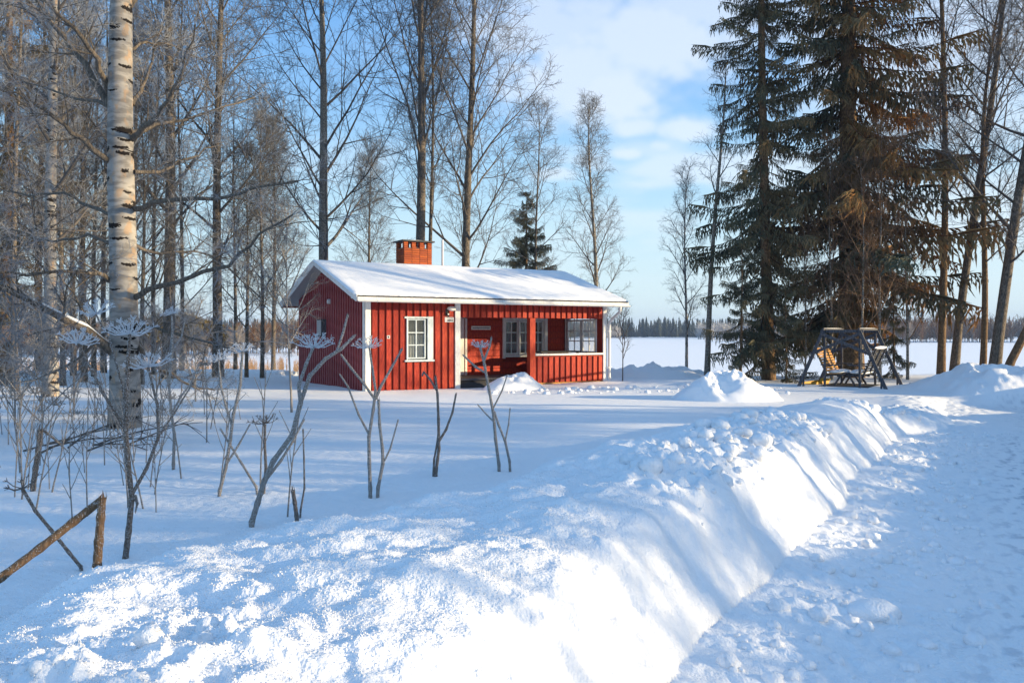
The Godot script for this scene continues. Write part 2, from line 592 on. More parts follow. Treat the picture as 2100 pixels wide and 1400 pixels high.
func build_ground() -> void:
	var ks := PackedFloat32Array()
	var k := -2.2
	while k < 1.9:
		ks.append(k)
		k += 0.0025 if k > -0.70 and k < 0.68 else (0.007 if k > -0.86 and k < 0.8 else 0.05)
	var ds := PackedFloat32Array()
	var d := 0.9
	while d < 78.0:
		ds.append(d)
		d += 0.017 if d < 5.0 else 0.017 * pow(d / 5.0, 1.55)
	var nk := ks.size()
	var nd := ds.size()
	var pv := PackedVector3Array()
	pv.resize(nk * nd)
	var region := PackedByteArray()
	region.resize(nk * nd)
	for i in nd:
		var dd := ds[i]
		var fx := foot_x(dd)
		for j in nk:
			var x := ks[j] * (dd + 0.6)
			pv[i * nk + j] = Vector3(x, height(x, -dd), -dd)
			var l := (fx - x) * 0.86
			region[i * nk + j] = (1 if l < -0.95 + 0.35 * n_mid.get_noise_2d(x * 2.0, dd * 2.0) else (2 if l < 2.6 and dd < 14.2 else 0)) if dd < 19.0 else 0
	var pn := PackedVector3Array()
	pn.resize(nk * nd)
	for i in nd:
		var i0 := maxi(i - 1, 0) * nk
		var i1 := mini(i + 1, nd - 1) * nk
		for j in nk:
			var a := pv[i * nk + mini(j + 1, nk - 1)] - pv[i * nk + maxi(j - 1, 0)]
			var b := pv[i1 + j] - pv[i0 + j]
			pn[i * nk + j] = a.cross(b).normalized()
	var names := ["snow_field", "road", "snow_bank"]
	var mats := [M.snow, M.road_snow, M.snow]
	for r in 3:
		var map := PackedInt32Array()
		map.resize(nk * nd)
		map.fill(-1)
		var mb := MB.new()
		mb.use_c = r == 1
		for i in nd - 1:
			for j in nk - 1:
				var q := i * nk + j
				if region[q] != r:
					continue
				for e in [q, q + nk, q + 1, q + nk + 1]:
					if map[e] < 0:
						map[e] = mb.v.size()
						mb.v.append(pv[e])
						mb.n.append(pn[e])
						mb.t.append(Vector2.ZERO)
						if r == 1:
							mb.c.append(road_colour(pv[e]))
				mb.ix.append_array([map[q], map[q + nk], map[q + 1], map[q + 1], map[q + nk], map[q + nk + 1]])
		struct(names[r], mb.mesh(), mats[r])
	# the ground beside and behind the camera
	var g := MB.new()
	var cols := 60
	var rows := 60
	for i in rows + 1:
		for j in cols + 1:
			var x := lerpf(-45, 45, float(j) / cols)
			var z := lerpf(-1.0, 50, float(i) / rows)
			g.put(Vector3(x, height(x, z) - 0.03, z), Vector3.UP)
	for i in rows:
		for j in cols:
			var q := i * (cols + 1) + j
			g.ix.append_array([q, q + 1, q + cols + 1, q + 1, q + cols + 2, q + cols + 1])
	struct("ground", g.mesh(), M.snow_far)
	# the frozen lake, one sheet to the far shore and beyond
	var lake := MB.new()
	lake.quad(Vector3(-1800, -1.25, -34), Vector3(-1800, -1.25, -2200), Vector3(1800, -1.25, -2200), Vector3(1800, -1.25, -34))
	struct("frozen_lake", lake.mesh(), M.snow_far)


func snow_pile(label: String, where: Vector3, rx: float, rz: float, h: float, sd: int, turn := 0.0) -> void:
	var mb := MB.new()
	var n := FastNoiseLite.new()
	n.seed = sd
	n.frequency = 1.4
	n.fractal_octaves = 4
	var na := 90
	var nr := 30
	var pv := []
	for i in nr + 1:
		for j in na:
			var w := TAU * j / na
			var q := float(i) / nr
			var p := Vector3(cos(w) * q * rx, 0, sin(w) * q * rz)
			var e := n.get_noise_3d(p.x + sd, p.z, 0.0)
			var lum := n.get_noise_3d(p.x * 3.2, p.z * 3.2, 7.0)
			p.y = h * pow(maxf(0.0, 1.0 - pow(q, 1.9)), 1.2) * (1.0 + 0.5 * e) + 0.13 * h * lum * (1.0 - q * 0.6) - 0.07 * smoothstep(0.7, 1.0, q)
			p.x += 0.1 * e * rx * q
			pv.append(p)
	for i in nr + 1:
		for j in na:
			var a: Vector3 = pv[i * na + (j + 1) % na] - pv[i * na + (j - 1 + na) % na]
			var b: Vector3 = pv[mini(i + 1, nr) * na + j] - pv[maxi(i - 1, 0) * na + j]
			var nn := a.cross(b).normalized()
			if i == 0:
				nn = Vector3.UP
			mb.put(pv[i * na + j], nn if nn.y > 0 else -nn)
	for i in nr:
		for j in na:
			var q := i * na + j
			var q2 := i * na + (j + 1) % na
			mb.ix.append_array([q, q + na, q2, q2, q + na, q2 + na])
	var o := part("snow_pile", mb.mesh(), M.snow, self, where)
	o.rotation.y = turn
	tag(o, label, "snow pile")


func clod_mesh(sd: int, rough := 0.5) -> ArrayMesh:
	var mb := MB.new()
	var n := FastNoiseLite.new()
	n.seed = sd
	n.frequency = 0.9
	var na := 10
	var nb := 6
	for i in nb + 1:
		for j in na:
			var w := TAU * j / na
			var e := PI * i / nb
			var dir := Vector3(sin(e) * cos(w), cos(e), sin(e) * sin(w))
			mb.put(dir * (1.0 + rough * n.get_noise_3dv(dir * 1.3)), dir)
	for i in nb:
		for j in na:
			var q := i * na + j
			var q2 := i * na + (j + 1) % na
			mb.ix.append_array([q, q + na, q2, q2, q + na, q2 + na])
	return mb.mesh()


func build_clods() -> void:
	rng.seed = 404
	var sets := [[], [], []]
	for i in 1500:
		var d := rng.randf_range(1.6, 13.8)
		var l := rng.randf_range(-1.25, -0.15) if rng.randf() < 0.4 else rng.randf_range(0.28, 1.1)
		var s := pow(rng.randf(), 3.0) * (0.05 if l < 0 else 0.075) + 0.012
		if l > 0 and (n_big.get_noise_2d(foot_x(d) - l, -d) < -0.1 or rng.randf() < 0.35):
			continue
		var x := foot_x(d) - l / 0.86
		var y := height(x, -d)
		var b := Basis.from_euler(Vector3(rng.randf() * TAU, rng.randf() * TAU, 0)).scaled(Vector3(s * rng.randf_range(0.8, 1.3), s * 0.8, s * rng.randf_range(0.8, 1.3)))
		sets[i % 3].append(Transform3D(b, Vector3(x, y + s * 0.1, -d)))
	for i in 160:                                         # crumbs by the house wall and on the yard
		var px := rng.randf_range(1000, 1620)
		var d := rng.randf_range(20.0, 22.6)
		var p := on_ground(px, d)
		var s := pow(rng.randf(), 2.5) * 0.09 + 0.02
		sets[i % 3].append(Transform3D(Basis.from_euler(Vector3(rng.randf() * TAU, rng.randf() * TAU, 0)).scaled(Vector3(s, s * 0.8, s)), p))
	var all := thing("snow_clods", "loose clods of snow fallen along the ploughed bank", "snow")
	all.set_meta("kind", "stuff")
	all.remove_meta("category")
	for i in 3:
		copies("clod", clod_mesh(500 + i), M.snow, sets[i], all)
	# hoar-frost grains on the fresh snow nearest to the eye
	var grains := []
	rng.seed = 431
	for i in 70000:
		var d := 1.7 + 4.6 * pow(rng.randf(), 1.3)
		var x := rng.randf_range(-0.70, 0.36) * d
		if (foot_x(d) - x) * 0.86 < 0.42:
			continue
		var s := rng.randf_range(0.0015, 0.0040)
		if n_mid.get_noise_2d(x * 3.0, d * 3.0) + rng.randf_range(-0.4, 0.4) < -0.1:
			continue
		grains.append(Transform3D(Basis.from_euler(Vector3(rng.randf() * TAU, rng.randf() * TAU, 0)).scaled(Vector3(s, s * 1.2, s * 0.8)), Vector3(x, height(x, -d) + s * 0.5, -d)))
	var gm := MB.new()
	gm.blob(Vector3.ZERO, Vector3.ONE)
	copies("frost_grain", gm.mesh(), M.snow, grains, all)
	var slab := part("snow_clod", clod_mesh(520, 0.35), M.snow)
	var p := on_ground(1792, 4.85)
	slab.transform = Transform3D(Basis(Vector3.UP, 0.5).scaled(Vector3(0.17, 0.075, 0.11)), p + Vector3(0, 0.02, 0))
	tag(slab, "large flat clod of snow lying on the road below the bank", "snow clod")


# ---------------------------------------------------------------- the cabin
# its own axes: x along the front from the left corner, y up, z out of the front wall (into the house is negative)
const LONG := 7.73
const DEEP := 5.79
const EAVE := 2.363
const PEAK := 3.50
const OVER := 0.55
const PORCH := 2.05


func roof_y(t: float) -> float:      # t is the depth behind the front wall
	var half := DEEP * 0.5
	return PEAK - absf(t - half) / (half + OVER) * (PEAK - EAVE)


func board(parent: Node3D, called: String, where: Vector3, size: Vector3, mat: Material, turn := 0.0) -> MeshInstance3D:
	var o := part(called, boxm(size, 0.004), mat, parent, where)
	o.rotation.y = turn
	return o


func cladding(wall: Node3D, x0: float, x1: float, y0: float, y1: float, pitch := 0.196) -> void:
	var n := int(round((x1 - x0) / pitch))
	var step := (x1 - x0) / n
	for i in n:
		var jy := rng.randf_range(-0.008, 0.006)
		board(wall, "board", Vector3(x0 + (i + 0.5) * step, (y0 + y1) * 0.5 + jy * 0.5, 0.018 + rng.randf_range(-0.0015, 0.0015)), Vector3(snappedf(step * 0.63, 0.001), snappedf(y1 - y0 + jy, 0.004), 0.034), [M.red, M.red_b, M.red_c, M.red][rng.randi() % 4])


func casement(win: Node3D, x0: float, x1: float, y0: float, y1: float, cols: int, rows: int, z: float, fw := 0.05, bar := 0.026, mat: Material = M.white, glass: Material = M.glass) -> void:
	var w := x1 - x0
	var h := y1 - y0
	var mb := MB.new()
	mb.box(Vector3((x0 + x1) * 0.5, y1 - fw * 0.5, z), Vector3(w, fw, 0.05), Basis(), 0.004)
	mb.box(Vector3((x0 + x1) * 0.5, y0 + fw * 0.5, z), Vector3(w, fw, 0.05), Basis(), 0.004)
	mb.box(Vector3(x0 + fw * 0.5, (y0 + y1) * 0.5, z), Vector3(fw, h - fw * 2, 0.05), Basis(), 0.004)
	mb.box(Vector3(x1 - fw * 0.5, (y0 + y1) * 0.5, z), Vector3(fw, h - fw * 2, 0.05), Basis(), 0.004)
	part("sash", mb.mesh(), mat, win)
	var iw := w - fw * 2
	var ih := h - fw * 2
	for i in range(1, cols):
		part("glazing_bar", boxm(Vector3(bar, ih, 0.03)), mat, win, Vector3(x0 + fw + iw * i / cols, (y0 + y1) * 0.5, z))
	for j in range(1, rows):
		for i in cols:
			part("glazing_bar", boxm(Vector3(iw / cols - bar, bar, 0.03)), mat, win, Vector3(x0 + fw + iw * (i + 0.5) / cols, y0 + fw + ih * j / rows, z))
	for j in rows:
		for i in cols:
			var mb2 := MB.new()
			var a := Vector3(x0 + fw + iw * i / cols, y0 + fw + ih * j / rows, z - 0.006)
			mb2.quad(a, a + Vector3(0, ih / rows, 0), a + Vector3(iw / cols, ih / rows, 0), a + Vector3(iw / cols, 0, 0))
			part("pane", mb2.mesh(), glass, win)


func holder(called: String, parent: Node3D, where := Vector3.ZERO, turn := 0.0) -> Node3D:
	var o := Node3D.new()
	o.name = called
	o.position = where
	o.rotation.y = turn
	parent.add_child(o, true)
	return o


func build_house() -> void:
	rng.seed = 21
	var h := thing("cabin", "red board-clad cabin with snowy gable roof, brick chimney and recessed porch", "cabin", Vector3(-3.765, 0, -20.994), 0.541)
	# --- the left room's front wall, with a real opening for its window
	var wall := holder("front_wall", h)
	var mb := MB.new()
	var wx0 := 1.13
	var wx1 := 1.87
	var wy0 := 0.78
	var wy1 := 1.90
	for q in [[0.0, wx0, -0.3, 2.42], [wx1, 2.74, -0.3, 2.42], [wx0, wx1, -0.3, wy0], [wx0, wx1, wy1, 2.42]]:
		mb.box(Vector3((q[0] + q[1]) * 0.5, (q[2] + q[3]) * 0.5, -0.075), Vector3(q[1] - q[0], q[3] - q[2], 0.15))
	part("sheathing", mb.mesh(), M.red_dark, wall)
	cladding(wall, 0.14, wx0 - 0.02, -0.02, 2.36)
	cladding(wall, wx1 + 0.06, 2.55, -0.02, 2.36)
	cladding(wall, wx0 - 0.02, wx1 + 0.06, wy1 + 0.02, 2.36)
	cladding(wall, wx0 - 0.02, wx1 + 0.06, -0.02, wy0 - 0.06)
	# --- header over the porch, half wall, posts
	var head := holder("porch_header", h)
	part("sheathing", boxm(Vector3(4.94, 0.50, 0.12)), M.red_dark, head, Vector3(5.21, 2.17, -0.06))
	cladding(head, 2.76, 7.60, 1.925, 2.36)
	var half := holder("half_wall", h)
	part("sheathing", boxm(Vector3(2.46, 0.86, 0.10)), M.red_dark, half, Vector3(6.40, 0.41, -0.05))
	cladding(half, 5.20, 7.60, 0.06, 0.80)
	part("handrail", boxm(Vector3(2.50, 0.055, 0.17), 0.008), M.white, half, Vector3(6.40, 0.865, -0.02))
	part("sill_beam", boxm(Vector3(2.50, 0.14, 0.13), 0.006), M.wood_yellow, half, Vector3(6.41, -0.02, -0.055))
	part("porch_post", boxm(Vector3(0.19, 1.92, 0.17), 0.006), M.red_b, h, Vector3(5.06, 0.96, -0.035))
	part("corner_trim", boxm(Vector3(0.15, 2.62, 0.028), 0.005), M.white, h, Vector3(0.065, 1.06, 0.02))
	part("corner_trim", boxm(Vector3(0.028, 2.62, 0.11), 0.005), M.white, h, Vector3(-0.024, 1.06, -0.052))
	part("corner_trim", boxm(Vector3(0.16, 2.62, 0.04), 0.005), M.white, h, Vector3(2.645, 1.06, 0.024))
	part("corner_trim", boxm(Vector3(0.13, 2.5, 0.05), 0.005), M.white, h, Vector3(7.675, 1.10, 0.018))
	# --- gable wall on the left
	var gab := holder("gable_wall", h)
	var gm := MB.new()
	var half_d := DEEP * 0.5
	for x in [0.0, 0.12]:
		var pts := [Vector3(x, -0.3, -0.15), Vector3(x, -0.3, -DEEP), Vector3(x, roof_y(DEEP) - 0.02, -DEEP), Vector3(x, roof_y(half_d) - 0.02, -half_d), Vector3(x, roof_y(0.15) - 0.02, -0.15)]
		for k in range(1, 4):
			gm.face([pts[0], pts[k], pts[k + 1]], Vector3.LEFT if x < 0.05 else Vector3.RIGHT)
	part("sheathing", gm.mesh(), M.red_dark, gab)
	var count := 29
	for i in count:
		var t := 0.16 + (i + 0.5) * (DEEP - 0.2) / count
		var top := roof_y(t) - 0.05
		board(gab, "board", Vector3(-0.022, (top - 0.05) * 0.5, -t), Vector3(0.108, snappedf(top + 0.05, 0.01), 0.042), M.red_gable_skylit, -PI / 2)
	var cab := holder("meter_cabinet", gab)
	part("cabinet_box", boxm(Vector3(0.16, 0.5, 0.42), 0.01), M.wood_grey, cab, Vector3(-0.105, 1.64, -3.2))
	part("cabinet_door", boxm(Vector3(0.012, 0.44, 0.36), 0.004), M.lining, cab, Vector3(-0.192, 1.64, -3.2))
	var vent := MB.new()
	vent.tube([Vector3(-0.02, 2.39, -2.72), Vector3(-0.09, 2.39, -2.72), Vector3(-0.10, 2.39, -2.72)], [0.07, 0.07, 0.05], 14, true)
	part("wall_vent", vent.mesh(), M.metal, gab)
	# --- back and right walls close the house
	part("rear_wall", boxm(Vector3(LONG, 2.7, 0.12)), M.red_dark, h, Vector3(LONG * 0.5, 1.05, -DEEP + 0.06))
	var right := holder("right_wall", h)
	var rm := MB.new()
	var sy0 := 0.84
	var sy1 := 1.95
	for q in [[0.0, 0.33, -0.3, 2.6], [1.96, DEEP - 0.12, -0.3, 2.6], [0.33, 1.96, -0.3, sy0], [0.33, 1.96, sy1, 2.6]]:
		rm.box(Vector3(7.67, (q[2] + q[3]) * 0.5, -(q[0] + q[1]) * 0.5), Vector3(0.10, q[3] - q[2], q[1] - q[0]))
	part("sheathing", rm.mesh(), M.red_dark, right)
	var gm2 := MB.new()
	gm2.face([Vector3(7.7, 2.4, 0), Vector3(7.7, 2.4, -DEEP), Vector3(7.7, PEAK - 0.03, -half_d)], Vector3.RIGHT)
	gm2.face([Vector3(7.64, 2.4, 0), Vector3(7.64, 2.4, -DEEP), Vector3(7.64, PEAK - 0.03, -half_d)], Vector3.LEFT)
	part("right_gable", gm2.mesh(), M.red_dark, h)
	var wr := holder("porch_side_window", h, Vector3(7.66, 0, 0), -PI / 2)
	# in its own axes x runs along -z ... turned so that x is the depth of the porch
	wr.rotation.y = PI / 2
	casement(wr, 0.37, 1.14, sy0 + 0.03, sy1 - 0.03, 2, 3, 0.0, 0.06, 0.03, M.white, M.frost_glass)
	casement(wr, 1.16, 1.93, sy0 + 0.03, sy1 - 0.03, 2, 3, 0.0, 0.06, 0.03, M.white, M.frost_glass)
	part("casing", boxm(Vector3(0.07, 1.25, 0.03), 0.004), M.white, wr, Vector3(0.33, 1.395, -0.055))
	part("casing", boxm(Vector3(0.05, 1.25, 0.03), 0.004), M.white, wr, Vector3(1.965, 1.395, -0.055))
	part("casing", boxm(Vector3(1.58, 0.07, 0.032), 0.004), M.white, wr, Vector3(1.15, 1.98, -0.055))
	part("casing", boxm(Vector3(1.58, 0.07, 0.034), 0.004), M.white, wr, Vector3(1.15, 0.82, -0.055))
	# --- inside of the porch: log-boarded back wall, floor, ceiling
	var back := holder("porch_back_wall", h)
	var bm := MB.new()
	var bx0 := 5.34
	var bx1 := 6.82
	var by0 := 0.80
	var by1 := 1.90
	for q in [[2.74, bx0, 0.0, 2.5], [bx1, 7.62, 0.0, 2.5], [bx0, bx1, 0.0, by0], [bx0, bx1, by1, 2.5]]:
		bm.box(Vector3((q[0] + q[1]) * 0.5, (q[2] + q[3]) * 0.5, -PORCH - 0.09), Vector3(q[1] - q[0], q[3] - q[2], 0.10))
	part("sheathing", bm.mesh(), M.red_dark, back)
	for i in 12:
		var y := 0.22 + i * 0.187 + 0.09
		for q in [[2.76, bx0 - 0.06], [bx1 + 0.06, 7.61]] if (y > by0 - 0.12 and y < by1 + 0.12) else [[2.76, 7.61]]:
			board(back, "log_board", Vector3((q[0] + q[1]) * 0.5, y, -PORCH - 0.025), Vector3(snappedf(q[1] - q[0], 0.01), 0.178, 0.045), M.red if i % 2 else M.red_b)
	var lw := holder("porch_left_wall", h)
	part("sheathing", boxm(Vector3(0.08, 2.5, PORCH - 0.16)), M.red_dark, lw, Vector3(2.70, 1.25, -PORCH * 0.5 - 0.08))
	part("porch_floor", boxm(Vector3(4.86, 0.05, PORCH - 0.12)), M.wood_grey, h, Vector3(5.19, 0.195, -PORCH * 0.5 - 0.06))
	part("porch_step", boxm(Vector3(2.30, 0.05, 0.14), 0.006), M.wood_grey, h, Vector3(3.85, 0.215, -0.03))
	part("porch_skirt", boxm(Vector3(2.30, 0.36, 0.05)), M.wood_dark, h, Vector3(3.85, 0.0, -0.06))
	part("porch_ceiling", boxm(Vector3(4.86, 0.03, PORCH)), M.red_dark, h, Vector3(5.19, 2.44, -PORCH * 0.5 - 0.07))
	part("door_casing", boxm(Vector3(0.07, 1.72, 0.05), 0.005), M.white, h, Vector3(3.98, 1.08, -PORCH + 0.022))
	part("door_casing", boxm(Vector3(1.05, 0.07, 0.05), 0.005), M.white, h, Vector3(3.42, 1.975, -PORCH + 0.022))
	part("door", boxm(Vector3(0.95, 1.70, 0.04), 0.006), M.white, h, Vector3(3.44, 1.08, -PORCH + 0.018))
	part("plaque", boxm(Vector3(0.68, 0.115, 0.02), 0.004), M.white, h, Vector3(4.51, 1.65, -PORCH + 0.012))
	part("plaque_lettering", boxm(Vector3(0.60, 0.022, 0.004)), M.wood_grey, h, Vector3(4.51, 1.648, -PORCH + 0.0245))
	var bw := holder("porch_window", h)
	var zb := -PORCH - 0.02
	casement(bw, 5.36, 5.86, by0 + 0.02, by1 - 0.02, 2, 3, zb)
	casement(bw, 5.88, 6.38, by0 + 0.02, by1 - 0.02, 2, 3, zb)
	casement(bw, 6.40, 6.80, by0 + 0.02, by1 - 0.02, 2, 3, zb)
	part("casing", boxm(Vector3(0.09, 1.28, 0.06), 0.005), M.white, bw, Vector3(5.315, 1.34, zb + 0.045))
	part("casing", boxm(Vector3(0.12, 1.24, 0.09), 0.005), M.white, bw, Vector3(6.85, 1.36, zb + 0.06))
	part("casing", boxm(Vector3(1.43, 0.07, 0.05), 0.005), M.white, bw, Vector3(6.075, 1.925, zb + 0.045))
	part("casing", boxm(Vector3(1.43, 0.07, 0.08), 0.005), M.white, bw, Vector3(6.075, 0.775, zb + 0.055))
	part("mullion", boxm(Vector3(0.07, 1.06, 0.075), 0.005), M.white, bw, Vector3(5.87, 1.35, zb + 0.045))
	part("mullion", boxm(Vector3(0.06, 1.06, 0.065), 0.005), M.white, bw, Vector3(6.39, 1.35, zb + 0.045))
	# --- front window with its curtain
	var fw := holder("front_window", h)
	casement(fw, wx0 + 0.03, wx1 - 0.17, wy0 + 0.03, wy1 - 0.03, 2, 3, -0.02, 0.036, 0.03, M.trim_blue)
	part("casing", boxm(Vector3(0.03, 1.19, 0.05), 0.005), M.trim_blue, fw, Vector3(wx0 + 0.018, 1.34, 0.022))
	part("casing", boxm(Vector3(0.17, 1.19, 0.05), 0.005), M.trim_blue, fw, Vector3(wx1 - 0.045, 1.34, 0.012))
	part("casing", boxm(Vector3(0.735, 0.05, 0.074), 0.005), M.trim_blue, fw, Vector3(1.502 - 0.07, wy1 + 0.003, 0.024))
	part("casing", boxm(Vector3(0.86, 0.05, 0.10), 0.005), M.trim_blue, fw, Vector3(1.50, wy0 - 0.02, 0.035))
	var cu := MB.new()
	for i in 40:
		var x := wx0 + 0.02 + i * 0.0175
		var x2 := x + 0.0175
		var z1 := -0.20 + 0.018 * sin(i * 1.3)
		var z2 := -0.20 + 0.018 * sin((i + 1) * 1.3)
		cu.quad(Vector3(x, wy0, z1), Vector3(x, wy0 + 0.66, z1), Vector3(x2, wy0 + 0.66, z2), Vector3(x2, wy0, z2))
	part("curtain", cu.mesh(), M.cloth, fw)
	# --- rooms inside are closed off, dim
	part("partition", boxm(Vector3(0.06, 2.5, DEEP - 0.3)), M.inside, h, Vector3(2.62, 1.1, -DEEP * 0.5 - 0.03))
	part("room_back", boxm(Vector3(LONG - 0.3, 2.5, 0.05)), M.inside, h, Vector3(LONG * 0.5, 1.1, -DEEP + 0.2))
	part("room_ceiling", boxm(Vector3(LONG - 0.24, 0.04, DEEP - PORCH - 0.3)), M.inside, h, Vector3(LONG * 0.5, 2.44, -PORCH - (DEEP - PORCH) * 0.5))
	part("room_floor", boxm(Vector3(LONG - 0.24, 0.04, DEEP - 0.4)), M.inside, h, Vector3(LONG * 0.5, 0.12, -DEEP * 0.5 - 0.1))
	# --- roof
	var roof := holder("roof", h)
	var x0 := -0.42
	var x1 := LONG + 0.41
	var slope := atan2(PEAK - EAVE, half_d + OVER)
	var span := Vector2(half_d + OVER, PEAK - EAVE).length()
	for sgn in [1.0, -1.0]:
		var deck := part("roof_deck", boxm(Vector3(x1 - x0, 0.06, span), 0.004), M.wood_dark, roof)
		var under := part("roof_lining", boxm(Vector3(x1 - x0 - 0.02, 0.012, span - 0.02)), M.lining, roof)
		under.position = Vector3((x0 + x1) * 0.5, (PEAK + EAVE) * 0.5 - 0.008, -half_d + sgn * (half_d + OVER) * 0.5)
		under.rotation.x = sgn * slope
		deck.position = Vector3((x0 + x1) * 0.5, (PEAK + EAVE) * 0.5 + 0.03, -half_d + sgn * (half_d + OVER) * 0.5)
		deck.rotation.x = sgn * slope
		for xe in [x0 - 0.015, x1 + 0.015]:
			var vb := part("verge_board", boxm(Vector3(0.03, 0.17, span), 0.005), M.white, roof)
			vb.position = Vector3(xe, (PEAK + EAVE) * 0.5 + 0.0, -half_d + sgn * (half_d + OVER) * 0.5)
			vb.rotation.x = sgn * slope
		part("eave_board", boxm(Vector3(x1 - x0, 0.10, 0.025), 0.004), M.white if sgn > 0 else M.red_dark, roof, Vector3((x0 + x1) * 0.5, EAVE - 0.015, -half_d + sgn * (half_d + OVER + 0.014)))
	part("soffit", boxm(Vector3(x1 - x0 - 0.06, 0.02, OVER)), M.white, roof, Vector3((x0 + x1) * 0.5, EAVE + 0.02, OVER * 0.5 + 0.0))
	# --- snow on the roof: a sheet with a thickness, wind-rounded edges and a ragged lip
	var sn := MB.new()
	var nx := 190
	var nz := 90
	var sx0 := x0 - 0.07
	var sx1 := x1 + 0.05
	var st0 := -OVER + 0.045
	var st1 := DEEP + OVER + 0.05
	var tops := []
	for j in nz + 1:
		for i in nx + 1:
			var fx := float(i) / nx
			var ft := float(j) / nz
			var x := lerpf(sx0, sx1, fx)
			var t := lerpf(st0, st1, ft)
			var ex := minf(x - sx0, sx1 - x)
			var et := minf(t - st0, st1 - t)
			var n := n_mid.get_noise_2d(x * 0.7 + 50, t * 0.7)
			var n2 := n_lump.get_noise_2d(x * 0.6, t * 0.6 + 70)
			var th := 0.07 + 0.016 * n + 0.006 * n2
			th *= sqrt(clampf(ex / 0.16, 0.0, 1.0) * (2.0 - clampf(ex / 0.16, 0, 1))) * 0.9 + 0.1
			th *= sqrt(clampf(et / 0.12, 0.0, 1.0) * (2.0 - clampf(et / 0.12, 0, 1))) * (0.8 + 0.12 * n_lump.get_noise_2d(x * 0.5, 9.0)) + 0.12
			th = maxf(th, 0.015)
			# round the ridge a little
			var rd := absf(t - half_d)
			var ry := PEAK + 0.06 - sqrt(rd * rd + 0.02) / (half_d + OVER) * (PEAK - EAVE)
			if et < 0.02:
				t += (0.03 * n_lump.get_noise_2d(x * 1.2, 31.0)) * (-1.0 if t < half_d else 1.0)
			tops.append(Vector3(x, ry + th, -t))
	var rw := nx + 1
	for j in nz + 1:
		for i in nx + 1:
			var a: Vector3 = tops[j * rw + mini(i + 1, nx)] - tops[j * rw + maxi(i - 1, 0)]
			var b: Vector3 = tops[mini(j + 1, nz) * rw + i] - tops[maxi(j - 1, 0) * rw + i]
			sn.put(tops[j * rw + i], a.cross(b).normalized())
	for j in nz:
		for i in nx:
			var q := j * rw + i
			sn.ix.append_array([q, q + rw, q + 1, q + 1, q + rw, q + rw + 1])
	var rim := []
	for i in nx + 1:
		rim.append(tops[i])
	for j in range(1, nz + 1):
		rim.append(tops[j * rw + nx])
	for i in range(nx - 1, -1, -1):
		rim.append(tops[nz * rw + i])
	for j in range(nz - 1, 0, -1):
		rim.append(tops[j * rw])
	for i in rim.size():
		var a: Vector3 = rim[i]
		var b: Vector3 = rim[(i + 1) % rim.size()]
		var lowa := Vector3(a.x, roof_y(-a.z) + 0.058, a.z)
		var lowb := Vector3(b.x, roof_y(-b.z) + 0.058, b.z)
		lowa.x += 0.05 * signf(LONG * 0.5 - a.x) * (1.0 if absf(a.x - LONG * 0.5) > LONG * 0.5 + 0.3 else 0.0)
		lowb.x += 0.05 * signf(LONG * 0.5 - b.x) * (1.0 if absf(b.x - LONG * 0.5) > LONG * 0.5 + 0.3 else 0.0)
		sn.quad(a, b, lowb, lowa)
	var rs := part("roof_snow", sn.mesh(), M.snow, roof)
	rs.set_meta("label", "smooth snow layer covering the cabin roof")
	# --- gutter and downpipe
	var gut := MB.new()
	var gz := OVER + 0.085
	var gyy := EAVE - 0.045
	var prev := []
	for k in 9:
		var w := PI + PI * k / 8.0
		prev.append(Vector2(gz + cos(w) * 0.05, gyy + sin(w) * 0.05))
	for k in 8:
		gut.quad(Vector3(x0, prev[k].y, prev[k].x), Vector3(x1, prev[k].y, prev[k].x), Vector3(x1, prev[k + 1].y, prev[k + 1].x), Vector3(x0, prev[k + 1].y, prev[k + 1].x))
	var g := part("gutter", gut.mesh(), M.metal, h)
	for k in 9:
		var st := MB.new()
		var ring := PackedVector3Array()
		for e in 9:
			var w := PI + PI * e / 8.0
			ring.append(Vector3(x0 + 0.5 + k * 0.93, gyy + sin(w) * 0.054, gz + cos(w) * 0.054))
		var rr := PackedFloat32Array()
		rr.resize(9)
		rr.fill(0.008)
		st.tube(ring, rr, 5)
		part("gutter_bracket", st.mesh(), M.metal, g)
	var dp := MB.new()
	var path := PackedVector3Array([Vector3(7.78, gyy - 0.05, gz), Vector3(7.78, gyy - 0.14, gz), Vector3(7.80, gyy - 0.20, gz - 0.05), Vector3(7.80, gyy - 0.44, 0.17), Vector3(7.80, gyy - 0.50, 0.10), Vector3(7.80, gyy - 0.58, 0.085), Vector3(7.80, 0.16, 0.085), Vector3(7.80, 0.09, 0.13)])
	var pr := PackedFloat32Array()
	pr.resize(path.size())
	pr.fill(0.043)
	dp.tube(path, pr, 12, true)
	var dpo := part("downpipe", dp.mesh(), M.metal, h)
	for y in [1.55, 0.45]:
		part("pipe_clip", boxm(Vector3(0.11, 0.03, 0.11), 0.004), M.white, dpo, Vector3(7.80, y, 0.065))
	# --- chimney
	var ch := holder("chimney", h)
	var cx0 := 2.40
	var cx1 := 3.32
	var cz0 := -3.05
	var cz1 := -3.67
	part("core", boxm(Vector3(cx1 - cx0 - 0.03, 0.88, cz0 - cz1 - 0.03)), M.mortar, ch, Vector3((cx0 + cx1) * 0.5, 3.66, (cz0 + cz1) * 0.5))
	var bh := 0.068
	var courses := 11
